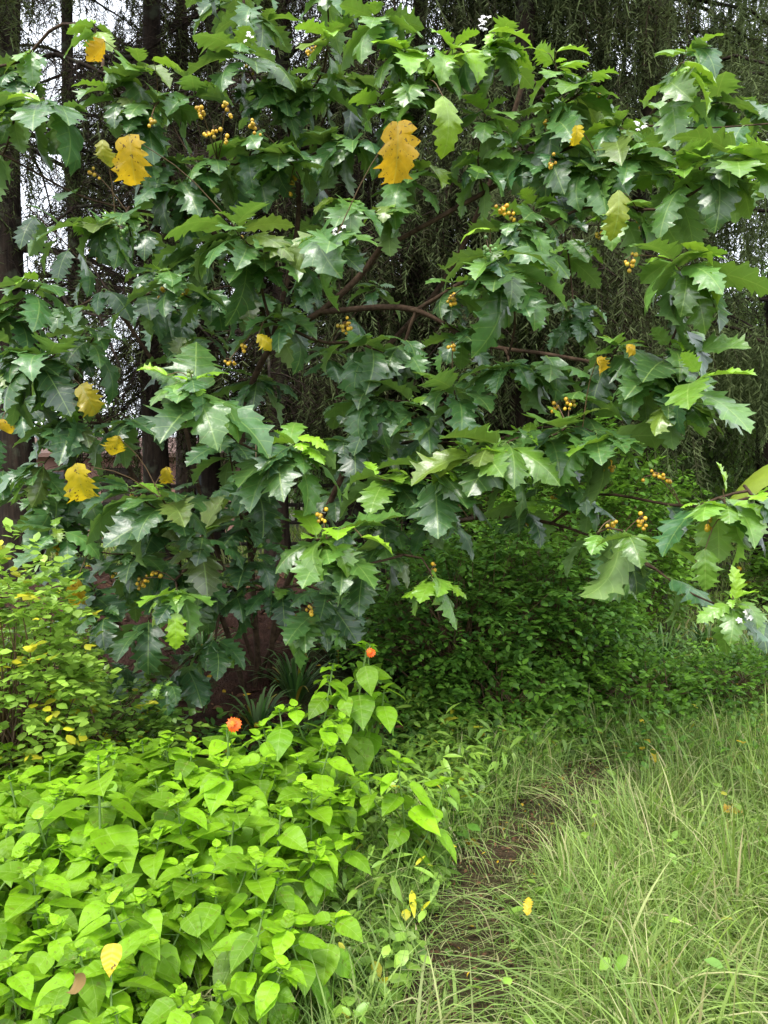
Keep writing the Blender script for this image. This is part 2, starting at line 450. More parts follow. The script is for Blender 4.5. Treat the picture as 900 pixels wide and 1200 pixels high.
# ------------------------------------------------------------------ rail fence and the low building beyond it
t = thing('rail_fence', (-3.0, 10.2, .6), 'dark weathered wooden rail fence glimpsed behind the tree trunks on the left', 'fence')
S = Soup(); zs = (.75, 1.0, 1.25, 1.5)
xs = np.arange(-7.5, 0.3, 1.5)
for i, x in enumerate(xs):
    S = Soup()
    gz = float(ground_h(x, 10.2))
    tubes(S, [(x, 10.2, gz - .2), (x + .01, 10.2, 1.0), (x, 10.21, 1.68), (x, 10.21, 1.70)], [.055, .052, .05, .02], 8)
    S.build('post', M_WOOD, t)
for z in zs:
    S = Soup()
    pts = [(x, 10.2 - .075, z + .02 * math.sin(x * 1.3 + z * 9)) for x in np.linspace(-7.6, 0.3, 14)]
    tubes(S, pts, [.028] * 14, 6)
    S.build('rail', M_WOOD, t)

def box(S, a, b, tint=(.5, 0, .5)):
    a, b = np.minimum(a, b), np.maximum(a, b)
    v = [(x, y, z) for x in (a[0], b[0]) for y in (a[1], b[1]) for z in (a[2], b[2])]
    S.add(v, [(0, 1, 3, 2), (4, 6, 7, 5), (0, 4, 5, 1), (2, 3, 7, 6), (0, 2, 6, 4), (1, 5, 7, 3)], tint)
M_PINK = bark_mat('pink render', (0.30, 0.16, 0.13), (0.38, 0.22, 0.18), (3, 3, 3), bump=.1)
M_TILE = bark_mat('roof sheet', (0.10, 0.07, 0.06), (0.18, 0.11, 0.09), (2, 14, 2), bump=.3)
M_DARK = plain_mat('window glass', (0.03, 0.035, 0.04), .1)
t = thing('house', (-7.0, 20, .5), 'low pink walled house seen in small gaps far behind the fence', 'house')
S = Soup(); box(S, (-9.8, 19.0, -.1), (-3.6, 23, 2.15)); S.build('wall', M_PINK, t, False)
S = Soup()
S.add([(-10.1, 18.6, 2.1), (-3.3, 18.6, 2.1), (-3.3, 21, 2.6), (-10.1, 21, 2.6), (-10.1, 23.4, 2.1), (-3.3, 23.4, 2.1), (-10.1, 18.6, 2.2), (-3.3, 18.6, 2.2), (-3.3, 21, 2.7), (-10.1, 21, 2.7), (-10.1, 23.4, 2.2), (-3.3, 23.4, 2.2)],
      [(0, 3, 2, 1), (3, 4, 5, 2), (6, 7, 8, 9), (9, 8, 11, 10), (0, 1, 7, 6), (4, 10, 11, 5), (0, 6, 9, 3), (3, 9, 10, 4), (1, 2, 8, 7), (2, 5, 11, 8)])
S.build('roof', M_TILE, t, False)
for x in (-8.6, -4.9):
    S = Soup(); box(S, (x, 18.96, .9), (x + .9, 19.05, 1.75)); S.build('window', M_DARK, t, False)
S = Soup(); box(S, (-6.9, 18.95, -.1), (-6.0, 19.05, 1.85)); S.build('door', M_WOOD, t, False)

# ------------------------------------------------------------------ conifers
def strand_tmpl(seed, L=1.0):
    r = np.random.default_rng(seed)
    v, f = [], []
    def quad(a, b, wd, nrm):
        d = unit(np.array(b) - np.array(a)); s = np.cross(d, nrm)
        if np.linalg.norm(s) < .1: s = np.array([1, 0, 0])
        s = unit(s) * wd; k = len(v)
        v.extend([a - s, a + s, b + s * .35, b - s * .35]); f.append((k, k + 1, k + 2, k + 3))
    p = np.zeros(3); pts = [p]
    for i in range(7):
        p = p + np.array([r.normal() * .022, r.normal() * .022, -1 / 7]); pts.append(p)
    for i in range(7): quad(pts[i], pts[i + 1], .0062, np.array([math.cos(i), math.sin(i), 0]))
    for i in range(58):
        s = r.random() * 6.9; k = int(s); q = pts[k] + (pts[k + 1] - pts[k]) * (s - k)
        a = r.random() * 6.28; l = .035 + .065 * r.random() * (1 - s / 9)
        e = q + np.array([math.cos(a) * l * .9, math.sin(a) * l * .9, -l * .8])
        quad(q, e, .0052, np.array([math.sin(a * 3), math.cos(a * 3), .3]))
    v = np.array(v); return v, np.array(f), np.zeros_like(v)
STR = [strand_tmpl(i) for i in range(5)]

def conifer(px, D, r0, H, z0, limb, nl, strands, green, label, dead=1.0, lean=0.0, seed=0, slen=(.35, .9), name='conifer_tree'):
    g = np.random.default_rng(100 + seed)
    base = at(px, 560, D); x0, y0 = base[0], D
    gz = float(ground_h(x0, y0))
    t = thing(name, (x0, y0, gz), label, 'tree', 'conifers standing behind the broad leaved tree')
    S = Soup()
    n = 22
    zz = np.linspace(-.15, H, n)
    P = np.stack([x0 + lean * zz + .05 * np.sin(zz * .9 + seed), y0 + .05 * np.cos(zz * .7 + seed * 2), gz + zz], -1)
    rad = r0 * (1 - .85 * zz.clip(0) / H) + r0 * .5 * np.exp(-zz.clip(0) * 3)
    tubes(S, P, rad, 14)
    TW = Soup(); LF = Soup()
    zl = np.sort(z0 + (H - z0) * g.random(nl) ** 1.25)
    tips = []
    for z in zl:
        az = g.random() * 6.283; hz = (z - z0) / (H - z0)
        L = limb * (1 - .75 * hz) * (.7 + .6 * g.random())
        d = np.array([math.cos(az), math.sin(az), 0])
        p0 = np.array([np.interp(z, zz, P[:, 0]), np.interp(z, zz, P[:, 1]), gz + z])
        up = .25 * g.random()
        pts = [p0 + d * L * s + np.array([0, 0, L * (up * s - (.42 + up) * s * s)]) + g.normal(size=3) * .03 * L * s for s in np.linspace(0, 1, 7)]
        tubes(S, pts, np.linspace(.028, .006, 7) * (.6 + .5 * L / limb), 5)
        tips.append(np.array(pts))
    A = np.array(tips)                                            # (nl,7,3)
    # bare twigs
    nt_ = int(nl * 26 * dead)
    if nt_:
        i = g.integers(0, nl, nt_); s = 1 + g.random(nt_) * 4.98; k = s.astype(int); fr = (s - k)[:, None]
        q = A[i, k] * (1 - fr) + A[i, k + 1] * fr
        dr = unit(A[i, 6] - A[i, 0]); side = unit(np.cross(dr, [0, 0, 1.0])) * g.choice([-1, 1], nt_)[:, None]
        l = (.25 + .45 * g.random(nt_))[:, None] * (limb / 2)
        d1 = unit(dr * .7 + side * .8 + g.normal(size=(nt_, 3)) * .35)
        e = np.array([0, 0, -1.0])
        PP = np.stack([q, q + d1 * l * .4 + e * l * .03, q + d1 * l * .75 + e * l * .14 + g.normal(size=(nt_, 3)) * .02, q + d1 * l + e * l * .33], 1)
        tubes(TW, PP, np.tile([.006, .0045, .003, .0015], (nt_, 1)), 3)
        m = nt_ * 3; j = g.integers(0, nt_, m); f2 = g.random(m)[:, None]
        q2 = PP[j, 1] * (1 - f2) + PP[j, 3] * f2
        d2 = unit(d1[j] * .5 + g.normal(size=(m, 3)) * .7 + e * .5); l2 = (.10 + .22 * g.random(m))[:, None]
        PP2 = np.stack([q2, q2 + d2 * l2 * .5, q2 + d2 * l2 + e * l2 * .3], 1)
        tubes(TW, PP2, np.tile([.0032, .0024, .0012], (m, 1)), 3)
    S.build('trunk', M_CBARK, t)
    if nt_: TW.build('dead_twigs', M_TWIG, t)
    if strands:
        i = g.integers(0, nl, strands); s = .6 + g.random(strands) ** .8 * 5.35; k = s.astype(int); fr = (s - k)[:, None]
        q = A[i, k] * (1 - fr) + A[i, k + 1] * fr
        q = q + g.normal(size=(strands, 3)) * np.array([.14, .14, .06])
        a = g.random(strands) * 6.283; ln = slen[0] + (slen[1] - slen[0]) * g.random(strands)
        c, sn = np.cos(a), np.sin(a); z = 0 * a; wdt = .75 + .7 * g.random(strands)
        tilt = g.normal(size=(strands, 2)) * .14
        Mx = np.stack([np.stack([c * wdt, -sn * wdt, -tilt[:, 0] * ln], -1), np.stack([sn * wdt, c * wdt, -tilt[:, 1] * ln], -1), np.stack([z, z, ln], -1)], 1)
        patch = .5 + .5 * np.sin(q[:, 0] * 2.3 + seed) * np.cos(q[:, 2] * 1.9 + q[:, 1])
        gr = np.clip(green * (.5 + patch) + g.normal(size=strands) * .15, 0, 1)
        tint = np.stack([gr, np.clip(1.15 - green * 1.3 + g.normal(size=strands) * .25 - patch * .3, 0, 1), g.random(strands)], -1)
        kk = g.integers(0, 5, strands)
        for ti in range(5):
            mm = kk == ti; LF.inst(STR[ti], Mx[mm], q[mm], tint[mm])
        LF.build('crown', M_NEEDLE, t)
    return t
conifer(18, 7.4, .17, 13, 2.6, 2.0, 60, 1200, .34, 'dark trunked conifer at the far left with drooping grey green tips', 1.0, .004, 1)
conifer(183, 8.6, .15, 13, 2.4, 1.9, 64, 900, .12, 'slim dark conifer with bare twigs, second trunk from the left', 1.2, -.004, 2)
conifer(250, 9.6, .13, 13, 2.0, 1.8, 60, 1100, .15, 'slim dark conifer, third trunk from the left, with feathery brown twigs', 1.2, .003, 3)
conifer(330, 8.2, .12, 12, 2.2, 1.7, 52, 1200, .1, 'conifer trunk hidden behind the middle of the broad leaved tree', 1.2, .0, 4)
conifer(412, 9.0, .16, 14, 2.3, 1.9, 56, 1500, .12, 'dark conifer with brown needles behind the upper middle leaves', 1.0, .003, 5)
conifer(492, 10.0, .16, 14, 2.4, 2.0, 56, 1800, .15, 'dark conifer with brownish drooping twigs just left of the drapery', 1.0, -.003, 6)
conifer(610, 8.3, .19, 14, 2.9, 2.0, 70, 4800, .38, 'conifer with a dense brown curtain of hanging twigs right of centre', .5, .0, 7, (.5, 1.3))
conifer(752, 9.2, .20, 15, 2.8, 2.3, 70, 5200, .75, 'weeping conifer with long grey green curtains of foliage at upper right', .5, .002, 8, (.5, 1.3))
conifer(905, 11.5, .2, 14, 3.0, 2.6, 64, 2700, .95, 'paler green weeping conifer at the far right edge', .2, .0, 9, (.5, 1.2))
conifer(90, 12.5, .16, 16, 6.2, 1.8, 60, 1500, .15, 'thin distant conifer between the first and second trunks at left', 1.0, .0, 10)
conifer(215, 14.0, .2, 17, 6.4, 2.4, 70, 3400, .12, 'tall distant conifer seen between the slim trunks at upper left', .8, .0, 12, (.4, 1.0))
conifer(395, 14.5, .2, 15, 2.6, 2.6, 70, 3600, .15, 'tall distant conifer behind the top centre of the broad leaved tree', .8, .0, 13, (.4, 1.0))
conifer(700, 13.5, .2, 15, 2.6, 2.6, 56, 3000, .55, 'tall distant conifer closing the gap left of the weeping conifer', .5, .0, 14, (.4, 1.1))
conifer(-110, 10.5, .18, 14, 3.4, 2.2, 56, 1500, .3, 'tall conifer just past the left edge with branches reaching in', .8, .0, 15, (.4, 1.0))
conifer(560, 12.5, .18, 15, 2.4, 2.4, 50, 2600, .2, 'distant conifer filling the gap behind the two draped conifers', .6, .0, 11)

# ------------------------------------------------------------------ broad-leaved trees beyond
def far_tree(x, y, H, rx, rz, zc, nclump, light, label, seed, lsize=.16, per=26, mat=None, trunk_r=.12, name='leafy_tree', yellow=0.0):
    g = np.random.default_rng(500 + seed)
    gz = float(ground_h(x, y))
    t = thing(name, (x, y, gz), label, 'tree', 'broad leaved trees beyond the conifers')
    S = Soup(); TR = Soup()
    top = np.array([x, y, gz + zc])
    pts = smooth_line([(x, y, gz - .2), (x + .1 * g.normal(), y, gz + zc * .5), top, top + (0, 0, rz * .6)], 10)
    tubes(TR, pts, np.linspace(trunk_r, .02, 10), 8)
    d = unit(g.normal(size=(nclump, 3))); rr = (.45 + .55 * g.random(nclump) ** .5) * (1 + .22 * np.sin(d[:, 0] * 5 + seed) * np.cos(d[:, 2] * 4 + seed))
    c = top + d * rr[:, None] * np.array([rx, rx, rz])
    keep = c[:, 2] > gz + .05; c = c[keep]; rr = rr[keep]; d = d[keep]; nclump = len(c)
    LM = TR
    k = g.permutation(nclump)[:min(40, nclump)]
    st = np.repeat(pts[None, 4], len(k), 0) + (c[k] - top) * .05
    tubes(LM, np.stack([st, (st + c[k]) / 2 + (0, 0, .1), c[k]], 1), np.tile([trunk_r * .4, .02, .008], (len(k), 1)), 4)
    LM.build('trunk', M_CBARK, t)
    i = np.repeat(np.arange(nclump), per); n = len(i)
    pos = c[i] + g.normal(size=(n, 3)) * np.array([.34, .34, .16]) * (rx / 2.2 + .35) * .8
    az = g.random(n) * 6.283; pit = -.2 - .8 * g.random(n)
    dr = np.stack([np.cos(az) * np.cos(pit), np.sin(az) * np.cos(pit), np.sin(pit)], -1)
    cl = g.random(nclump)
    tint = np.stack([np.clip(light * (.45 + .9 * cl[i]) + g.normal(size=n) * .12, 0, 1), (g.random(n) < yellow) * .8, g.random(n)], -1)
    scatter(S, SMALL, pos, dr, np.array([0, 0, 1.0]), lsize * (.7 + .6 * g.random(n)), tint, g.normal(size=n) * .5)
    S.build('crown', mat or M_FAR, t)
    return t
far_tree(4.9, 13.5, 0, 1.7, 1.5, 2.2, 260, .8, 'light green leafy tree right of the weeping conifers, past the path', 1, .13)
far_tree(7.6, 15.5, 0, 2.0, 1.8, 2.6, 260, .6, 'mid green leafy tree at the right edge behind the banana leaf', 2, .14)
far_tree(2.7, 12.5, 0, 1.3, 1.5, 1.9, 300, .45, 'leafy tree low between the draped conifer and the meadow', 3, .11)
far_tree(6.2, 24, 0, 3.5, 3.2, 3.4, 260, .6, 'large round tree far beyond the meadow on the right', 4, .24)
far_tree(13.5, 28, 0, 4.0, 3.6, 4.4, 260, .5, 'tall dark tree far beyond the meadow at the right edge', 5, .26)
far_tree(1.0, 20, 0, 3.4, 3.4, 3.0, 300, .3, 'dark leafy tree in the distance behind the centre conifers', 6, .22)
far_tree(-3.0, 27, 0, 3.6, 2.2, 2.6, 200, .5, 'leafy tree in the distance behind the left conifers', 7, .24)
far_tree(-12.5, 25, 0, 3.8, 2.4, 2.6, 220, .45, 'leafy tree in the distance beyond the left edge of the fence', 8, .25)
far_tree(.4, 14.5, 0, 1.8, 1.7, 1.9, 280, .35, 'bushy tree low behind the small leaved bushes in the centre', 9, .15)

# ------------------------------------------------------------------ bushes
def bush(x, y, rx, ry, H, ns, light, label, seed, tm=SMALL, mat=None, ls=.045, per=9, twig=.16, yellow=0.0, name='bush', cat='bush', group='small leaved bushes', zlow=0.05, ycl=None):
    g = np.random.default_rng(900 + seed)
    gz = float(ground_h(x, y))
    t = thing(name, (x, y, gz), label, cat, group)
    d = unit(g.normal(size=(ns, 3)) * np.array([1, 1, .9])); rr = .35 + .65 * g.random(ns) ** .45
    lump = 1 + .20 * np.sin(d[:, 0] * 6 + seed) * np.sin(d[:, 2] * 5 + 2 * seed) + .10 * np.sin(d[:, 1] * 11)
    c = np.array([x, y, gz + H * .5]) + d * (rr * lump)[:, None] * np.array([rx, ry, H * .5])
    c[:, 2] = np.maximum(c[:, 2], gz + zlow)
    # stems
    st = Soup(); k = g.permutation(ns)[:max(12, ns // 4)]
    b0 = np.array([x, y, gz - .03]) + g.normal(size=(len(k), 3)) * np.array([.12, .12, 0])
    mid = b0 * .45 + c[k] * .55 + np.array([0, 0, .12 * H])
    P = np.stack([b0, (b0 + mid) / 2 + (0, 0, .04), mid, c[k]], 1)
    tubes(st, P, np.tile([.010, .007, .004, .002], (len(k), 1)), 4); st.build('stems', M_RSTEM, t)
    out = unit(d * np.array([1, 1, .5]) + np.array([0, 0, .25]) + g.normal(size=(ns, 3)) * .35)
    i = np.repeat(np.arange(ns), per); n = len(i)
    s = np.tile(np.linspace(0, 1, per), ns)
    pos = c[i] + out[i] * (s * twig)[:, None] + np.array([0, 0, -1.0]) * (s * s * twig * .4)[:, None]
    az = np.tile(np.arange(per) * 2.4, ns) + np.repeat(g.random(ns) * 6, per)
    side = unit(np.cross(out, [0, 0, 1.0]))[i]
    sg = np.where(np.tile(np.arange(per) % 2, ns) == 0, 1.0, -1.0)[:, None]
    dr = unit(side * sg + out[i] * .6 + g.normal(size=(n, 3)) * .35)
    dr[np.tile(np.arange(per) == per - 1, ns)] = out[i][np.tile(np.arange(per) == per - 1, ns)]
    sh = g.random(ns)
    yy = (g.random(ns) < yellow).astype(float) if ycl is None else ycl(c, g)
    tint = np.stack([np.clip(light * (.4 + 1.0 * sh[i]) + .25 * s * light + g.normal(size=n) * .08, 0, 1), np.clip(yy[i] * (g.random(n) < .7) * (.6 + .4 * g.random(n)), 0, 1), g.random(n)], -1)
    S = Soup(); scatter(S, tm, pos, dr, np.array([0, 0, 1.0]), ls * (.7 + .6 * g.random(n)), tint, g.normal(size=n) * .3)
    S.build('foliage', mat or M_BUSH, t)
    return t
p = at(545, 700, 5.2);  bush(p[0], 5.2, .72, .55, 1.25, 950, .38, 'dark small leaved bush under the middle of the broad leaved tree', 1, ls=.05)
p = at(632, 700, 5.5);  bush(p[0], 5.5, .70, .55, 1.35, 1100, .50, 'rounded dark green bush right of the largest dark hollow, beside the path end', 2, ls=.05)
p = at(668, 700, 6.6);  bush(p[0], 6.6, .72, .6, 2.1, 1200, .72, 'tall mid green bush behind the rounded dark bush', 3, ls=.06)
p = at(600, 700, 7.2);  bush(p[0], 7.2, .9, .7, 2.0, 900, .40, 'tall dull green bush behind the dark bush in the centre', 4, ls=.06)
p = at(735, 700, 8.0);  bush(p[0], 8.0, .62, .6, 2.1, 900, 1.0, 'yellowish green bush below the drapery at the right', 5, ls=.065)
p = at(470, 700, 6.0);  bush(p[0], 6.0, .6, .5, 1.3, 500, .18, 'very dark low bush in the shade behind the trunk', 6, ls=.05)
p = at(745, 800, 5.0);  bush(p[0], 5.0, .34, .3, .42, 260, .7, 'low bright green bush at the path edge by the strappy plants', 7, ls=.045)
p = at(585, 850, 4.7);  bush(p[0], 4.7, .42, .3, .55, 330, .55, 'low fresh green bush at the foot of the dark bushes', 8, ls=.05)
p = at(865, 840, 5.3);  bush(p[0], 5.3, .6, .45, .40, 420, .6, 'low spreading green bush in the grass at the right edge', 9, ls=.04)
p = at(960, 600, 9.5); bush(p[0]+.4, 9.5, 1.2, .8, 1.0, 700, .8, 'low light green bush at the edge of the meadow', 10, ls=.08, twig=.25)
p = at(860, 600, 16); bush(p[0], 16, 1.5, .8, 1.5, 700, .55, 'dark green bush beyond the meadow under the banana leaf', 11, ls=.1, twig=.3)
# left: pale round-leaved bushes with yellow leaves
p = at(12, 700, 3.3);   bush(p[0], 3.3, .27, .28, 1.28, 620, 1.2, 'tall pale green round leaved bush with yellow leaves at the left edge', 12, tm=ROUND, mat=M_PALE, ls=.042, yellow=.10, group='round leaved bushes with yellow leaves')
p = at(95, 850, 3.9);   bush(p[0], 3.9, .46, .32, .58, 460, .50, 'low round leaved bush with yellow leaves behind the lime green bed', 13, tm=ROUND, mat=M_PALE, ls=.040, yellow=.10, group='round leaved bushes with yellow leaves')
p = at(60, 760, 4.5);   bush(p[0], 4.5, .30, .25, .80, 160, .55, 'sparse round leaved sapling in front of the brown bank', 14, tm=ROUND, mat=M_PALE, ls=.045, yellow=.05, group='round leaved bushes with yellow leaves')

# ------------------------------------------------------------------ strappy clumps under the trees
def strappy(x, y, n, L, label, seed, wd=.010, light=.4):
    g = np.random.default_rng(1500 + seed); gz = float(ground_h(x, y))
    a = g.random(n) * 6.283; el = .5 + g.random(n) * .9; l = L * (.6 + .5 * g.random(n)); seg = 7
    s = np.linspace(0, 1, seg)
    h = np.stack([np.cos(a), np.sin(a), 0 * a], -1)
    r0 = h * .03 + np.array([x, y, gz - .02])
    rad = l * np.cos(el) * .9; zt = l * np.sin(el)
    P = r0[:, None] + h[:, None] * (rad[:, None] * (s ** 1.3))[..., None] + np.stack([0 * rad[:, None] * s, 0 * rad[:, None] * s, zt[:, None] * (1.35 * s - .75 * s ** 2.4)], -1)
    side = np.stack([-np.sin(a), np.cos(a), 0 * a], -1)[:, None] * (wd * np.array([.6, 1, 1, .9, .7, .4, .08]))[None, :, None]
    V = np.stack([P - side, P + side], 2).reshape(n, -1, 3)
    q = np.array([(2 * i, 2 * i + 1, 2 * i + 3, 2 * i + 2) for i in range(seg - 1)])
    FF = (q[None] + (np.arange(n) * seg * 2)[:, None, None]).reshape(-1, 4)
    t = np.repeat(np.stack([np.clip(light + .25 * g.normal(size=n), 0, 1), (g.random(n) < .05) * .6, g.random(n)], -1), seg * 2, 0)
    S = Soup(); S.add(V.reshape(-1, 3), FF, t)
    o = S.build('strappy_plant', M_STRAP)
    tag(o, label, 'plant', 'strappy plants in the shade')
    # origin at base
    return o
for i, (px, D, n, L, lab) in enumerate([
    (590, 5.0, 60, .55, 'strappy arching plant at the foot of the dark bush'),
    (742, 5.6, 90, .75, 'large strappy dark plant below the right end of the bushes'),
    (780, 6.2, 80, .70, 'strappy plant behind the large one, nearer the meadow'),
    (715, 5.9, 70, .80, 'tall strappy plant against the tall mid green bush'),
    (345, 5.0, 70, .60, 'thin leaved strappy plant beside the trunk base'),
    (395, 5.5, 60, .60, 'thin leaved strappy plant in deep shade right of the trunk'),
    (235, 5.3, 50, .45, 'small strappy plant on the brown bank left of the trunk'),
    (830, 6.8, 90, .55, 'strappy plant at the near edge of the meadow'),
    (890, 6.4, 90, .50, 'strappy plant at the right edge before the meadow'),
    (300, 4.6, 45, .45, 'small strappy plant just in front of the trunk base')]):
    q = at(px, 600, D); strappy(q[0], D, n, L, lab, i, light=.3 if px < 700 else .55)

# ------------------------------------------------------------------ banana plant at the right edge
q = at(960, 560, 4.6)
t = thing('banana_plant', (q[0], 4.6, float(ground_h(q[0], 4.6))), 'banana plant with yellowing ribbed leaf poking in at the right edge', 'plant')
S = Soup(); tubes(S, smooth_line([(q[0], 4.6, -.1), (q[0] + .02, 4.6, .9), (q[0] - .01, 4.6, 1.75)], 8), np.linspace(.10, .05, 8), 10); S.build('stem', M_STEM, t)
def banana_leaf(S, root, d, L, wd, droop, tint):
    n, m = 22, 9; V, U = [], []
    d = unit(np.array(d, float)); sd_ = unit(np.cross(d, [0, 0, 1.0]))
    for i in range(n):
        u = i / (n - 1)
        c = root + d * L * u + np.array([0, 0, -droop * u * u])
        ww = wd * (math.sin(math.pi * min(1, .04 + u * .97) ** .8) ** .6)
        for j in range(m):
            v = j / (m - 1) * 2 - 1
            V.append(c + sd_ * ww * v + np.array([0, 0, .10 * abs(v) * ww / .1 * .3 - .09 * v * v + .006 * ((i + j) % 2)])); U.append((u, v, ww / L))
    S.add(V, [(i * m + j, i * m + j + 1, (i + 1) * m + j + 1, (i + 1) * m + j) for i in range(n - 1) for j in range(m - 1)], tint, U)
top = np.array([q[0], 4.6, 1.72])
for d, L, w_, dr, tn in (((-1, -.1, .15), .60, .15, .38, (.9, .22, .5)), ((1, .3, .6), 1.3, .2, .6, (.8, 0, .6)), ((.3, 1, .8), 1.3, .2, .6, (.7, 0, .5)), ((.2, -1, .9), 1.0, .18, .3, (.8, 0, .5)), ((.8, -.6, .2), 1.1, .2, .5, (.8, .1, .5))):
    S = Soup(); banana_leaf(S, top, d, L, w_, dr, tn); S.build('leaf', M_PALE, t)

# ------------------------------------------------------------------ the broad-leaved tree (main subject)
BX, BY = at(300, 600, 5.1)[0], 5.1
BZ = float(ground_h(BX, BY))
tree = thing('broad_leaved_tree', (BX, BY, BZ), 'sprawling multi stemmed tree with big glossy lobed leaves and yellow berry clusters', 'tree')
base = np.array([BX, BY, BZ - .1])
nodes, parent, lines = [], [], []
def add_line(pts, start_parent):
    idx = []
    pr = start_parent
    for p in pts:
        nodes.append(np.array(p)); parent.append(pr); pr = len(nodes) - 1; idx.append(pr)
    lines.append(([start_parent] if start_parent >= 0 else []) + idx)
    return idx
def limb(spec, start=None):
    pts = [at(*s) for s in spec]
    if start is None: pts = [base + rng.normal(size=3) * np.array([.08, .06, 0])] + pts; sp_ = -1
    else:
        sp_ = int(np.argmin(np.linalg.norm(np.array(nodes) - pts[0], axis=1))); pts[0] = nodes[sp_]
    L = smooth_line(pts, len(pts) * 4)
    if sp_ >= 0: L = L[1:]
    add_line(L, sp_)
limb([(293, 640, 5.0), (284, 500, 4.85), (318, 405, 4.6), (380, 362, 4.4), (440, 300, 4.3), (478, 210, 4.2), (470, 110, 4.15), (462, 10, 4.1), (455, -120, 4.1)])
limb([(318, 405, 4.6), (290, 320, 4.4), (230, 250, 4.2), (170, 160, 4.1), (120, 80, 4.0)], 1)
limb([(230, 250, 4.2), (110, 235, 4.1), (20, 190, 4.0), (-60, 150, 4.0)], 1)
limb([(380, 362, 4.4), (480, 362, 4.2), (560, 402, 4.0), (640, 415, 3.9), (720, 430, 3.8), (820, 455, 3.6)], 1)
limb([(440, 300, 4.3), (560, 230, 4.15), (640, 185, 4.05), (740, 150, 3.9), (830, 150, 3.75), (960, 140, 3.7)], 1)
limb([(480, 362, 4.2), (590, 300, 4.0), (680, 245, 3.9), (770, 245, 3.7), (840, 210, 3.6)], 1)
limb([(330, 700, 5.0), (400, 560, 4.8), (430, 440, 4.7), (520, 330, 4.6), (580, 200, 4.5), (615, 90, 4.4)])
limb([(250, 700, 5.0), (170, 580, 4.6), (110, 480, 4.3), (60, 400, 4.1), (-10, 360, 3.9)])
limb([(240, 600, 4.9), (210, 480, 4.6), (150, 380, 4.4), (90, 300, 4.3), (30, 240, 4.2)])
limb([(340, 720, 5.0), (430, 660, 4.7), (540, 610, 4.4), (640, 612, 4.1), (740, 650, 3.7), (800, 690, 3.4), (862, 718, 3.15)])
limb([(640, 612, 4.1), (700, 580, 3.9), (790, 592, 3.5), (850, 590, 3.3), (905, 575, 3.2)], 1)
limb([(300, 740, 4.9), (260, 690, 4.6), (215, 690, 4.2), (205, 680, 3.9)])
limb([(400, 560, 4.8), (470, 520, 4.4), (560, 520, 4.0), (640, 500, 3.9), (700, 520, 3.8)], 1)
limb([(318, 405, 4.6), (350, 250, 4.5), (330, 120, 4.4), (290, 30, 4.3), (280, -90, 4.3)], 1)
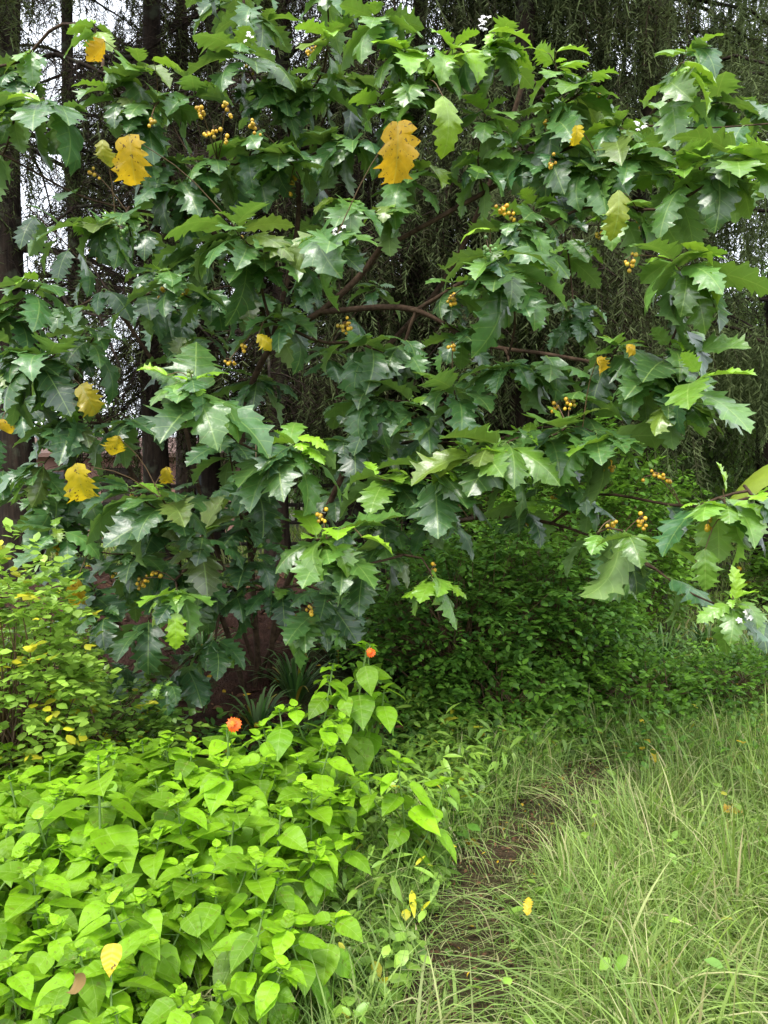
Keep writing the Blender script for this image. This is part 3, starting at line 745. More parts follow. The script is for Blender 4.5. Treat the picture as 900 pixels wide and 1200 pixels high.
# leaf whorls: photo position, distance, leaf length, youngness, leaf count
W = [(75,130,3.9,.32,.1,7),(125,105,4.0,.30,.2,6),(165,75,4.0,.26,.5,6),(110,30,4.2,.2,.7,4),(20,125,3.9,.22,.7,5),(185,120,4.0,.28,.2,7),(280,55,4.1,.33,.2,8),(235,105,4.1,.26,.2,6),
(330,110,4.2,.28,.2,7),(375,90,4.3,.26,.3,7),(385,38,4.2,.24,.7,6),(435,20,4.1,.28,.3,6),(440,120,4.1,.28,.3,7),(420,170,4.2,.28,.2,6),(115,275,3.8,.32,.1,7),(150,262,3.9,.24,.3,5),(195,320,3.9,.28,.1,7),
(272,262,3.7,.33,.25,8),(300,292,3.8,.26,.2,6),(392,282,3.6,.34,.25,8),(350,292,3.8,.28,.2,6),(345,195,4.1,.30,.1,7),(255,190,4.1,.26,.1,7),(300,165,4.2,.28,.1,7),(395,235,4.0,.26,.2,6),(315,372,3.9,.26,.1,7),
(50,330,3.9,.28,.1,7),(15,360,3.8,.28,.1,7),(110,395,4.0,.26,.1,6),(235,345,4.1,.28,0,7),(190,190,4.3,.26,.1,7),(210,230,4.2,.28,.1,7),(30,70,4.5,.2,.6,3),
(530,55,4.0,.30,.6,6),(500,95,4.0,.30,.3,7),(475,60,4.0,.24,.7,5),(590,60,4.1,.26,.5,6),(585,40,4.0,.22,.9,5),(650,75,4.0,.22,.8,6),(690,95,4.0,.28,.3,8),(640,125,4.0,.30,.1,8),(570,130,4.1,.28,.2,6),(560,185,4.1,.28,.2,7),(610,170,4.2,.26,.2,6),
(725,145,3.9,.28,.3,7),(790,88,3.75,.28,.9,5),(805,60,3.8,.2,1,3),(750,180,3.8,.30,.1,8),(705,195,3.9,.30,.1,8),(660,205,4.0,.26,.1,6),(825,180,3.6,.28,.4,7),(875,175,3.5,.30,.5,6),(790,200,3.7,.26,.4,6),(600,262,3.9,.28,.2,7),(625,240,4.0,.24,.3,6),
(575,300,3.5,.34,.2,8),(600,320,3.6,.28,.2,5),(788,305,3.5,.32,.4,7),(815,300,3.5,.22,.9,3),(730,240,3.8,.24,.6,5),(530,330,4.0,.26,.1,6),(490,200,4.2,.28,.2,6),(455,245,4.1,.22,.3,5),
(215,452,3.4,.34,.3,8),(225,445,3.35,.20,.7,4),(65,415,3.8,.30,.05,8),(20,430,3.8,.30,.05,8),(85,470,3.9,.22,.6,3),(90,510,3.9,.28,.05,7),(160,500,4.1,.24,.0,6),(345,525,3.5,.32,.3,8),(355,520,3.45,.18,.8,4),
(300,555,3.8,.28,.05,7),(190,585,3.7,.30,.05,8),(150,570,3.9,.28,.05,6),(240,620,4.0,.28,0,7),(208,700,3.6,.26,.55,6),(370,632,3.4,.34,.35,8),(400,620,3.4,.24,.7,4),(358,738,3.8,.22,.35,5),(150,650,4.0,.28,.05,7),(40,560,3.9,.26,.1,6),
(265,505,4.2,.26,0,6),(430,465,4.1,.28,.05,7),(405,520,4.1,.26,.1,6),(440,560,3.8,.26,.5,4),(280,600,4.1,.26,0,6),(65,620,3.8,.24,.1,6),(210,650,4.2,.26,0,6),(110,690,4.2,.26,0,5),(280,690,4.2,.26,0,6),(215,790,4.3,.24,0,4),(140,790,4.3,.2,0,3),
(420,400,4.1,.28,.1,7),(530,450,3.9,.28,.1,7),(595,440,3.8,.28,.1,7),(555,540,3.5,.32,.4,6),(585,530,3.5,.32,.35,7),(520,555,3.6,.30,.2,6),(480,560,3.8,.26,.3,5),(620,515,3.7,.30,.2,7),(665,500,3.6,.32,.2,7),(715,525,3.5,.34,.2,6),
(760,445,3.6,.32,.2,7),(820,440,3.3,.30,.6,5),(785,405,3.6,.30,.3,7),(725,405,3.7,.28,.2,6),(800,480,3.5,.26,.3,5),(510,690,3.6,.22,.75,5),(745,635,3.1,.32,.6,4),(700,625,3.3,.24,.3,4),(820,592,3.0,.22,.5,5),(855,600,2.9,.22,.8,5),(885,585,2.9,.20,.9,4),
(860,705,2.8,.19,.6,8),(480,470,4.0,.28,.1,7),(690,470,3.8,.26,.2,6),(640,440,3.9,.26,.2,6),(610,590,4.0,.26,.1,5),(500,600,4.0,.26,.1,6),(540,390,4.1,.24,.1,6),(470,420,4.2,.26,.1,6),(690,330,4.0,.22,.2,0)]
W += [(165,745,3.95,.24,.05,6),(115,715,4.0,.22,.05,5),(250,765,4.1,.24,.05,6),(190,805,3.9,.20,.1,5),(450,650,3.9,.24,.15,6),(395,700,4.0,.22,.1,5),(300,640,4.1,.24,.0,6),(330,690,4.2,.24,0,5),(440,620,4.0,.24,.1,6),(660,560,3.9,.24,.15,6)]
W = [x for x in W if x[5] > 0]
# shaded inner whorls behind the outer ones
g2 = np.random.default_rng(77)
outline = lambda x: (np.interp(x, [0, 150, 300, 450, 600, 750, 900], [60, 40, -60, -60, -20, 60, 90]), np.interp(x, [0, 120, 300, 420, 520, 620, 720, 900], [640, 760, 720, 640, 600, 520, 330, 250]))
tips_all = list(W)
for _ in range(150):
    x = g2.uniform(-60, 900)
    lo, hi = outline(x)
    y = g2.uniform(lo, hi)
    if x > 480 and g2.random() < .45: continue
    if x > 690 and y > 250: continue
    if x < 150 and 170 < y < 330: continue
    if x > 500 and y < 110: continue
    tips_all.append((x, y, g2.uniform(4.25, 5.2), g2.uniform(.22, .30), .05 + .25 * (g2.random() < .15), int(g2.integers(4, 7))))
tp = np.array([at(a, b, c) for a, b, c, *_ in tips_all])
order = np.argsort([np.min(np.linalg.norm(np.array(nodes) - p, axis=1)) for p in tp])
tipnode = {}
depth = lambda p: np.linalg.norm(p - base, axis=-1)
for k in order:
    p = tp[k]
    NA = np.array(nodes)
    dd = np.linalg.norm(NA - p, axis=1)
    cost = dd + .25 * np.maximum(0, depth(NA) - depth(p)) * 2 + .15 * np.maximum(0, NA[:, 2] - p[2])
    j = int(np.argmin(cost)); a = NA[j]; L = np.linalg.norm(p - a)
    m = (a + p) / 2 + np.array([0, 0, -.10 * L if p[2] > a[2] else .12 * L]) + g2.normal(size=3) * .05 * L
    pts = smooth_line([a, m, p], max(4, int(L / .12) + 2))[1:]
    idx = add_line(pts, j); tipnode[k] = idx[-1]
cnt = np.zeros(len(nodes)); 
for k, nd in tipnode.items():
    while nd >= 0: cnt[nd] += 1; nd = parent[nd]
for nd in range(len(nodes)):
    if cnt[nd] == 0: cnt[nd] = .6
rad = np.minimum(.0044 * cnt ** .42, .019)
TR, BR = Soup(), Soup()
for n_, l in enumerate(lines):
    P = np.array([nodes[i] for i in l]); r_ = rad[l].copy()
    if n_ >= 14 or parent[l[0]] >= 0: r_[0] = min(r_[0], r_[1] * 1.15)
    big = parent[l[0]] < 0
    tubes(TR, P, r_, 8 if big else 5)
TR.build('trunk', M_BARK, tree)
# leaves
pos, dr, scl, tnt, rol, pet = [], [], [], [], [], []
for k, spec in enumerate(tips_all):
    x, y, D, Ls, yng, n = spec
    p = tp[k]; pr = nodes[parent[tipnode[k]]]
    bd = unit(p - pr)
    a0 = g2.random() * 6.283
    outw = unit(np.array([p[0] - BX, p[1] - BY - .3, 0]) + 1e-6)
    n_tot = n + (3 if D > 3.3 else 0)
    for i in range(n_tot):
        f = i / (n_tot - 1)                                     # 0 = outermost big leaf, 1 = young tip leaf
        az = a0 + i * 2.4 + g2.normal() * .2
        pit = R(-36 - 8 * (p[2] > 2.4)) + R(62) * f + g2.normal() * R(12)
        d = np.array([math.cos(az) * math.cos(pit), math.sin(az) * math.cos(pit), math.sin(pit)])
        d = unit(d + .40 * outw * (1 - f) + .2 * bd + np.array([0, -.38, 0]))
        L = Ls * .97 * (1.08 - .30 * f - (.35 * max(0, f - .75) / .25)) * g2.uniform(.68, 1.18)
        b0 = p - bd * (.11 * (1 - f)) * (Ls / .3)
        pl = L * .16
        q = b0 + d * pl + np.array([0, 0, .15 * pl])
        pet.append(np.stack([b0, (b0 + q) / 2 + (0, 0, .006), q]))
        pos.append(q); dr.append(d); scl.append(L)
        isy = np.clip((yng + .08 + .16 * (x > 430 and y < 220)) * (.55 + .8 * g2.random()) * (.40 + .9 * f) + (.5 if f > .8 and g2.random() < .6 and D < 4.25 else 0), 0, 1)
        tnt.append((isy, 0.12 * (g2.random() < .03), g2.random())); rol.append(g2.normal() * .28)
# loose leaves down the branches
NA = np.array(nodes)
sel = [i for i in range(len(nodes)) if parent[i] >= 0 and cnt[i] < 4]
for i in g2.choice(sel, 360):
    b0 = NA[i]; az = g2.random() * 6.283; pit = R(g2.uniform(-55, 0))
    d = unit(np.array([math.cos(az) * math.cos(pit), math.sin(az) * math.cos(pit) - .25, math.sin(pit)])); L = g2.uniform(.15, .27)
    q = b0 + d * .04
    pet.append(np.stack([b0, (b0 + q) / 2 + (0, 0, .004), q])); pos.append(q); dr.append(d); scl.append(L)
    tnt.append((.25 * g2.random() ** 2, 0, g2.random())); rol.append(g2.normal() * .3)
S = Soup(); scatter(S, LOBED, np.array(pos), np.array(dr), np.array([0, 0, 1.0]), np.array(scl), np.array(tnt), np.array(rol))
crown = S.build('crown', M_BIG, tree)
S = Soup(); tubes(S, np.array(pet), np.tile([.0032, .0026, .0022], (len(pet), 1)), 4); S.build('petioles', M_STEM, tree)
# yellowed leaves, hanging
def hang_leaf(px, py, D, L, yaw, pit, tint, lab, name='yellow_leaf', mat=None, roll=0.0, tmpl=0):
    L = L * (.86 if name == 'yellow_leaf' else 1); p = at(px, py, D); d = np.array([[math.sin(R(yaw)) * math.cos(R(pit)), -math.cos(R(yaw)) * math.cos(R(pit)) * .4, math.sin(R(pit))]])
    up = np.array([[0, -1.0, .35]])
    if name == 'young_leaf': up = np.array([[0, -.45, 1.0]])
    S = Soup(); v, f, uv = CURLED[tmpl % 3] if name == 'yellow_leaf' else LOBED[tmpl]
    S.inst((v, f, uv), frames(d, up, np.array([L]), np.array([roll])), p[None], np.array([tint]))
    NAx = np.array(nodes); j = int(np.argmin(np.linalg.norm(NAx - p, axis=1)))
    m = (NAx[j] + p) / 2 + np.array([0, 0, .02])
    o = S.build(name, mat or M_YEL, tree)
    S = Soup(); tubes(S, smooth_line([NAx[j], m + np.array([0, .02, .05 * np.linalg.norm(NAx[j] - p)]), p], 6), np.linspace(.003, .0018, 6), 5)
    S.build('stalk', M_RSTEM, o)
    if lab: o['label'] = lab
    return o
hang_leaf(152, 160, 3.35, .245, 12, -72, (.3, 0, .55), 'large yellow lobed leaf hanging at upper left')
hang_leaf(466, 146, 3.4, .29, 10, -74, (.1, 0, .55), 'large yellow orange leaf hanging at the top centre', tmpl=2)
hang_leaf(122, 48, 3.7, .17, -20, -60, (.1, 0, .4), 'narrow curled yellow leaf near the top left', tmpl=4, roll=1.2)
hang_leaf(90, 545, 3.5, .23, 30, -70, (.8, 0, .7), 'bright yellow leaf with brown spots beside the left branch')
hang_leaf(138, 512, 3.6, .17, -20, -75, (.7, 0, .7), 'small yellow leaf near the spotted one', tmpl=1, roll=.7)
hang_leaf(95, 452, 3.7, .19, 40, -45, (.7, .75, .5), 'olive yellow leaf turning colour at left', mat=M_BIG)
hang_leaf(2, 492, 3.6, .12, 10, -80, (.3, 0, .6), 'small orange yellow leaf at the left edge', tmpl=1)
hang_leaf(195, 548, 3.9, .12, 10, -80, (.6, 0, .5), 'small yellow leaf in the shade', tmpl=3)
hang_leaf(90, 680, 3.7, .17, 15, -75, (.2, 0, .35), 'dull yellow leaf hanging low at left', tmpl=2)
hang_leaf(303, 392, 3.7, .14, 60, -25, (.9, 0, .7), 'yellow leaf by the berries on the main branch', tmpl=4, roll=.3)
hang_leaf(735, 405, 3.4, .10, 60, -20, (.2, 0, .6), 'small orange leaf on the right branch', tmpl=1)
hang_leaf(700, 420, 3.4, .10, 90, -50, (.2, 0, .6), 'tiny orange leaf on the right branch', tmpl=3)
hang_leaf(676, 148, 3.6, .10, 0, -70, (.8, 0, .7), 'small yellow leaf in the upper right', tmpl=2)
hang_leaf(120, 165, 3.6, .16, -10, -70, (.7, .5, .4), 'olive yellow leaf beside the large yellow one', mat=M_BIG, tmpl=1)
hang_leaf(520, 115, 3.6, .28, 25, -50, (.85, .1, .5), 'long yellow green leaf at top centre', name='young_leaf', mat=M_BIG, tmpl=3)
hang_leaf(725, 225, 3.5, .22, 5, -65, (.75, .3, .45), 'yellowing green leaf hanging under the right branch', name='young_leaf', mat=M_BIG, tmpl=1)
hang_leaf(826, 645, 2.9, .16, 8, -80, (.55, .0, .4), 'dull green leaf hanging alone at right', name='young_leaf', mat=M_BIG, tmpl=2)
# upright bright young leaves, upper right
for px, py, D, L, yaw, pit in ((805, 72, 3.6, .20, 80, 0), (808, 86, 3.6, .22, 60, -40), (575, 38, 3.8, .22, 80, 8), (560, 62, 3.8, .17, -70, 0), (655, 60, 3.8, .16, 70, 15), (640, 62, 3.8, .14, -60, 20), (855, 178, 3.4, .24, 85, -5), (800, 285, 3.4, .18, 85, 5), (820, 318, 3.4, .2, 70, -25),
                               (850, 575, 2.9, .12, -20, 60), (862, 700, 2.8, .12, 0, 70), (45, 118, 3.7, .16, -60, 20), (180, 70, 3.8, .18, 75, 5), (575, 268, 3.4, .16, -70, 15), (195, 440, 3.3, .13, -50, 25), (350, 512, 3.4, .16, 40, 5), (425, 630, 3.3, .16, 80, -5), (205, 720, 3.5, .17, 10, -60)):
    hang_leaf(px, py, D, L, yaw, pit, (.95, .06, .75), None, name='young_leaf', mat=M_BIG, tmpl=int(g2.integers(0, 6)), roll=g2.normal() * .3)
extra = [(W[i][0] + g2.normal() * 12, W[i][1] + 22, W[i][2] + .05, int(g2.integers(5, 12)), int(g2.random() < .15)) for i in g2.choice(len(W), 26, replace=False)]
# berries
def sphere_t(nu=8, nv=6):
    v = [(0, 0, 1)] + [(math.sin(math.pi * i / nv) * math.cos(2 * math.pi * j / nu), math.sin(math.pi * i / nv) * math.sin(2 * math.pi * j / nu), math.cos(math.pi * i / nv)) for i in range(1, nv) for j in range(nu)] + [(0, 0, -1)]
    f = []
    for j in range(nu):
        f.append((0, 1 + j, 1 + (j + 1) % nu, 0)); b = 1 + (nv - 2) * nu; f.append((b + j, len(v) - 1, len(v) - 1, b + (j + 1) % nu))
    q = [(1 + i * nu + j, 1 + (i + 1) * nu + j, 1 + (i + 1) * nu + (j + 1) % nu, 1 + i * nu + (j + 1) % nu) for i in range(nv - 2) for j in range(nu)]
    tr = [(0, 1 + j, 1 + (j + 1) % nu) for j in range(nu)] + [(b + j, len(v) - 1, b + (j + 1) % nu) for j in range(nu)]
    return np.array(v, float), np.array(q), np.array(tr)
SV, SQ, ST_ = sphere_t()
def berries(S, c, r, t):
    k = S.n
    S.add(c + SV * r, SQ, t); S.Fc.append(ST_ + k)
M_BERRY = leaf_mat('berry skin', (0.60, 0.34, 0.02), (0.10, 0.22, 0.05), rough=.3, trans=0.0, bump=.05, blot=.1, yellow=(.7, .5, .05))
for i, (px, py, D, n, green) in enumerate(((235,130,3.8,9,0),(298,150,3.7,14,0),(250,152,3.8,5,0),(178,140,3.8,5,0),(265,128,3.8,8,0),(243,158,3.8,4,0),(264,162,3.8,4,0),(531,352,3.6,12,0),(572,296,3.35,16,1),(270,425,3.8,6,0),(285,408,3.8,4,0),(376,606,3.4,9,0),
        (170,682,3.9,12,0),(184,674,3.9,7,0),(362,714,3.8,7,0),(645,190,3.8,7,0),(590,246,3.8,9,0),(740,305,3.4,10,0),(405,382,3.8,13,0),(530,405,3.8,5,0),(651,477,3.7,5,0),(741,484,3.6,4,0),(768,560,3.4,8,0),(752,610,3.3,9,0),(531,535,3.6,8,0),(600,250,3.8,6,0),
        (510,668,3.7,5,0),(110,205,3.9,5,0),(140,270,3.7,10,1),(700,275,3.9,4,0),(480,90,3.9,6,1),(690,88,3.9,7,1),(222,440,3.3,6,1),(668,475,3.6,8,0),(190,345,4,5,0),(715,615,3.3,6,0),(780,566,3.4,5,0),(300,505,3.9,5,1), *extra)):
    c = at(px, py, D); S = Soup(); s_ = Soup()
    NAx = np.array(nodes); j = int(np.argmin(np.linalg.norm(NAx - c, axis=1)))
    tubes(s_, smooth_line([NAx[j], (NAx[j] + c) / 2 + (0, 0, .02), c + (0, 0, .02)], 5), [.003] * 5, 4)
    for b in range(n):
        o = g2.normal(size=3) * np.array([.013, .013, .017]) * (n / 8) ** .33; ce = c + o
        berries(S, ce, g2.uniform(.0072, .0112), (green * .9 + .1 * g2.random() + (.3 if g2.random() < .15 else 0), .3 * g2.random() * (1 - green), g2.random()))
        tubes(s_, [c + (0, 0, .02), ce + (0, 0, .012), ce], [.0015, .0013, .001], 3)
    bc = S.build('berry_cluster', M_BERRY, tree)
    if green: bc['label'] = 'cluster of unripe green berries'
    s_.build('stalk', M_RSTEM, bc)
M_WHITE = plain_mat('white petal', (.75, .72, .70), .5, var=.1)
for px, py, D in ((565, 22, 3.8), (393, 272, 3.5), (872, 716, 2.75), (290, 42, 3.9), (565, 30, 3.8), (750, 150, 3.7)):
    c = at(px, py, D); S = Soup()
    for b in range(6):
        o = c + g2.normal(size=3) * .016; nrm_ = unit(np.array([[g2.normal() * .5, -1 + g2.normal() * .3, .8]]))[0]
        e1 = unit(np.cross(nrm_, [1, 0, .2])); e2 = np.cross(nrm_, e1)
        for a in range(5):
            th = a * 1.2566; d = (math.cos(th) * e1 + math.sin(th) * e2)
            S.inst(SMALL[0], frames(d[None], nrm_[None], np.array([.013])), o[None], np.array([[.5, 0, .5]]))
    S.build('flower_cluster', M_WHITE, tree)

# ------------------------------------------------------------------ lime green heart-leaved plants
M_ORANGE = plain_mat('orange petal', (.80, .12, .004), .5, var=.15)
M_DISC = plain_mat('flower disc', (.55, .25, .02), .7)
def heart_plant(H, nn, ls, g, branch=2, light=.6, name='heart_leaved_plant', label='', group=None, loc=(0, 0, 0), flower=None, yellow=0):
    t = thing(name, loc, label, 'plant', group)
    o = np.array(loc, float)
    ax = []
    bend = g.normal(size=2) * .06
    main = smooth_line([(0, 0, -.03), (bend[0] * .4, bend[1] * .4, H * .5), (bend[0], bend[1], H * .96)], 10)
    ax.append((main, 1.0))
    for b in range(branch):
        s = .30 + .25 * g.random(); p = main[int(s * 9)]; a = g.random() * 6.283
        e = p + np.array([math.cos(a) * .16, math.sin(a) * .16, H * (.9 - s) * g.uniform(.7, 1)])
        ax.append((smooth_line([p, (p + e) / 2 + np.array([math.cos(a), math.sin(a), -.3]) * .03, e], 7), .8))
    SS, LL = Soup(), Soup()
    pos, d_, sc_, ti, ro = [], [], [], [], []
    for (P, k) in ax:
        tubes(SS, P + o, np.linspace(.0055, .0028, len(P)) * k * (H / .5) ** .5, 6)
        n = nn if k == 1 else max(3, nn // 2)
        a0 = g.random() * 6.28
        for i in range(n):
            f = (i + .5) / n; s = (.22 + .78 * f ** .75) if k == 1 else .3 + .7 * f
            kk = s * (len(P) - 1); i0 = min(int(kk), len(P) - 2); q = P[i0] + (P[i0 + 1] - P[i0]) * (kk - i0)
            for w_ in (0, 1):
                a = a0 + i * 1.5708 + w_ * 3.1416 + g.normal() * .25
                pit = R(-12 - 28 * (1 - f) + g.normal() * 14 + 22 * (f > .85))
                d = np.array([math.cos(a) * math.cos(pit), math.sin(a) * math.cos(pit), math.sin(pit)])
                L = ls * (.65 + .55 * math.sin(math.pi * min(1, .25 + .72 * f))) * g.uniform(.75, 1.2) * (.55 if f > .9 else 1) * (1 if k == 1 else .8)
                pl = L * .42; du = unit(d + np.array([0, 0, .5]))
                b = q + du * pl
                tubes(SS, np.array([q, q + du * pl * .6, b]) + o, [.0024, .0019, .0016], 4)
                pos.append(b + o); d_.append(d); sc_.append(L); ro.append(g.normal() * .25)
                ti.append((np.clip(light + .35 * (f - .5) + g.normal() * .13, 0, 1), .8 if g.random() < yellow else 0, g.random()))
        for w_ in range(3):
            a = a0 + w_ * 2.4; pit = R(25) + g.normal() * .2
            d = np.array([math.cos(a) * math.cos(pit), math.sin(a) * math.cos(pit), math.sin(pit)])
            pos.append(P[-1] - np.array([0, 0, .012 * w_]) + o); d_.append(d); sc_.append(ls * g.uniform(.30, .5)); ro.append(0)
            ti.append((np.clip(light + .3, 0, 1), 0, g.random()))
    SS.build('stem', M_STEM, t)
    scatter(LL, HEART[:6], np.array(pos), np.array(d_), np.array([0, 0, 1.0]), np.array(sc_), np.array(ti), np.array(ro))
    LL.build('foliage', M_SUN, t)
    if flower is not None:
        # a flower head on its own long stalk
        fp = np.array(flower, float); S = Soup()
        e = main[-1] + o
        tubes(S, smooth_line([main[-3] + o, (e + fp) / 2 + (0, 0, .01), fp], 8), np.linspace(.003, .002, 8), 5)
        stalk = S.build('flower_stalk', M_STEM, t)
        nrm_ = unit(np.array([-.3, -.75, .65])); e1 = unit(np.cross(nrm_, [0, 0, 1.0])); e2 = np.cross(nrm_, e1)
        S = Soup(); rr = FLR
        for a in range(13):
            th = a * 2 * math.pi / 13; d = math.cos(th) * e1 + math.sin(th) * e2 - nrm_ * .15
            S.inst(SMALL[1], frames(d[None], nrm_[None], np.array([rr])), (fp + d * rr * .2)[None], np.array([[.5, 0, g.random()]]))
        for a in range(9):
            th = a * 2 * math.pi / 9 + .2; d = math.cos(th) * e1 + math.sin(th) * e2 + nrm_ * .55
            S.inst(SMALL[2], frames(d[None], nrm_[None], np.array([rr * .72])), (fp + nrm_ * .003 + d * rr * .12)[None], np.array([[.5, 0, g.random()]]))
        fl = S.build('flower', M_ORANGE, t)
        S = Soup()
        for b in range(22):
            th = b * 2.4; r_ = rr * .42 * math.sqrt(b / 22); c = fp + nrm_ * (.007 - r_ * .2) + (math.cos(th) * e1 + math.sin(th) * e2) * r_
            berries(S, c, rr * .10, (.5, 0, .5))
        S.build('flower_disc', M_DISC, fl)
    return t
g3 = np.random.default_rng(21)
GRP = 'lime green heart leaved plants in the foreground bed'
ORD = 'first second third fourth fifth sixth seventh eighth ninth tenth eleventh twelfth thirteenth fourteenth fifteenth sixteenth seventeenth eighteenth nineteenth twentieth'.split()
def label_bed(objs):
    rows = [(0, 1.85, 'front row'), (1.85, 2.2, 'second row'), (2.2, 2.55, 'third row'), (2.55, 2.95, 'fourth row'), (2.95, 9, 'back row')]
    for a, b, nm in rows:
        r = sorted([o for o in objs if a <= o.location[1] < b], key=lambda o: o.location[0] / o.location[1])
        n_in = 0
        for o in r:
            px = 450 + o.location[0] / o.location[1] * F
            if px < 0:
                k_ = sum(1 for q in r if 450 + q.location[0] / q.location[1] * F < 0 and q.location[1] < o.location[1])
                o['label'] = 'lime green heart leaved plant cut by the left edge, ' + ('nearest', 'second nearest', 'third nearest', 'fourth nearest')[min(k_, 3)] + ' in the ' + nm
            else:
                o['label'] = 'lime green heart leaved plant, ' + ORD[min(n_in, 19)] + ' from the left in the ' + nm + ' of the bed'
                n_in += 1
LAB = 'lime green heart leaved plant in the dense foreground bed'
spots = []
for D in np.arange(1.5, 3.35, .175):
    xr = np.interp(D, [1.35, 2.3, 2.6, 3.0, 3.4], [at(165, 0, 1.35)[0], at(315, 0, 2.3)[0], at(365, 0, 2.6)[0], at(410, 0, 3.0)[0], at(430, 0, 3.4)[0]])
    xl = at(-48, 0, D)[0]
    for x in np.arange(xl, xr, .165):
        spots.append((x + g3.normal() * .05, D + g3.normal() * .05))
protos = []
for i in range(6):
    s = spots.pop(int(g3.integers(0, len(spots))))
    z = float(ground_h(*s))
    t = heart_plant(g3.uniform(.47, .54), int(g3.integers(6, 8)), g3.uniform(.090, .110), g3, 3, .55, label=LAB, group=GRP)
    ROOT[t.name] = (0, 0, 0); protos.append((t, s, z))
for t, s, z in protos: t.location = (*s, z)
def bed_scale(x, D):
    # the bed's top dips towards its front and towards the open path side
    return float(np.interp(D, [1.4, 1.7, 2.3, 3.0, 3.4], [.60, .78, .98, 1.06, 1.04])) * float(np.interp(x, [-.45, -.1, .15], [1, .92, .78]))
for (t, s, z) in protos:
    k = bed_scale(*s); t.scale = (k, k, k)
bed = [t for t, s, z in protos]
for s in spots:
    src = protos[int(g3.integers(0, 6))][0]
    k = bed_scale(*s) * g3.uniform(.88, 1.12)
    bed.append(copy_tree(src, (*s, float(ground_h(*s))), g3.random() * 6.283, k, LAB, GRP))
label_bed(bed)
# plants of the bed that stand out
def single(px, D, H, nn, ls, label, light=.65, branch=1, flower=None, yellow=0, group=GRP):
    x = at(px, 600, D)[0]
    return heart_plant(H, nn, ls, g3, branch, light, label=label, group=group, loc=(x, D, float(ground_h(x, D))), flower=flower, yellow=yellow)
FLR = .022
single(112, 2.45, .70, 6, .13, 'heart leaved plant with one broad pale upright leaf above the bed', .8)
single(120, 1.75, .42, 5, .105, 'heart leaved plant in the bed with yellow blotched lower leaves', .55, yellow=.25)
single(480, 2.9, .56, 7, .11, 'heart leaved plant at the bed edge touching the tall grass by the path', .6, 2)
single(365, 2.1, .38, 5, .10, 'short heart leaved plant at the front corner of the bed by the path', .55, 2)
single(190, 1.55, .22, 3, .085, 'very short heart leaved plant at the bottom edge of the bed', .6)
TG = 'taller heart leaved plants behind the bed'
single(365, 3.35, .80, 7, .115, 'taller heart leaved plant behind the bed, left one of the tall group', .5, 2, group=TG)
single(345, 3.15, .66, 6, .12, 'tall heart leaved plant behind the bed with leaves over the dark hollow', .5, 2, group=TG)
single(405, 3.5, .86, 7, .115, 'tallest heart leaved plant behind the bed bearing a small orange flower', .45, 2, flower=at(434, 764, 3.4), group=TG)
single(440, 3.6, .78, 7, .11, 'tall heart leaved plant behind the bed nearest the dark bushes', .4, 2, group=TG)
FLR = .028
single(268, 2.85, .55, 6, .13, 'heart leaved plant with a large bright orange flower at the back of the bed', .6, 1, flower=at(273, 848, 2.75))
# curled dead leaf and yellow leaf in the bed, each lying loose
def loose_leaf(pos, L, az, pit, tint, label, tm, mat, group='fallen leaves', roll=0.0, name='fallen_leaf'):
    d = np.array([[math.cos(az) * math.cos(pit), math.sin(az) * math.cos(pit), math.sin(pit)]])
    S = Soup(); S.inst(tm, frames(d, np.array([[0, -.3, 1.0]]), np.array([L]), np.array([roll])), np.array([pos]), np.array([tint]))
    return tag(S.build(name, mat), label, 'leaf', group)
M_DEAD = leaf_mat('dead leaf', (.20, .09, .03), (.45, .22, .05), rough=.6, trans=.15, bump=.4)
loose_leaf(at(88, 1145, 1.5), .038, 1, -1.2, (.05, 0, .2), 'curled brown dead leaf caught in the front of the lime bed', HEART[6], M_DEAD, roll=1.0)
loose_leaf(at(132, 1112, 1.5), .05, -1.5, -.8, (.8, 0, .8), 'yellow leaf with green tinge caught in the lime bed', HEART[0], M_YEL)
for i, (px, py, dz, L, az, tint, lab) in enumerate((
    (848, 950, .16, .11, .1, (.1, 0, .7), 'orange leaf lying on the grass at right'), (618, 1072, .20, .06, 1.3, (.7, 0, .7), 'small yellow leaf standing in grass beside the path'),
    (768, 893, .10, .07, 1.5, (.8, 0, .7), 'upright yellow leaf in the grass beyond the path'), (545, 985, .05, .09, -.3, (.1, 0, .5), 'orange brown leaf beside the path left edge'),
    (662, 858, .1, .06, 1.2, (.6, 0, .5), 'yellow leaf under the low bushes'), (655, 912, .03, .07, .5, (.0, 0, .2), 'brownish leaf at the far end of the mud path'))):
    q = on_ground(px, py); D = q[1] * (1 - dz / EYE)
    p = at(px, py, D)
    loose_leaf(p, L, az, .2 if i not in (1, 2) else 1.2, tint, lab, LOBED[i % 6], M_YEL)

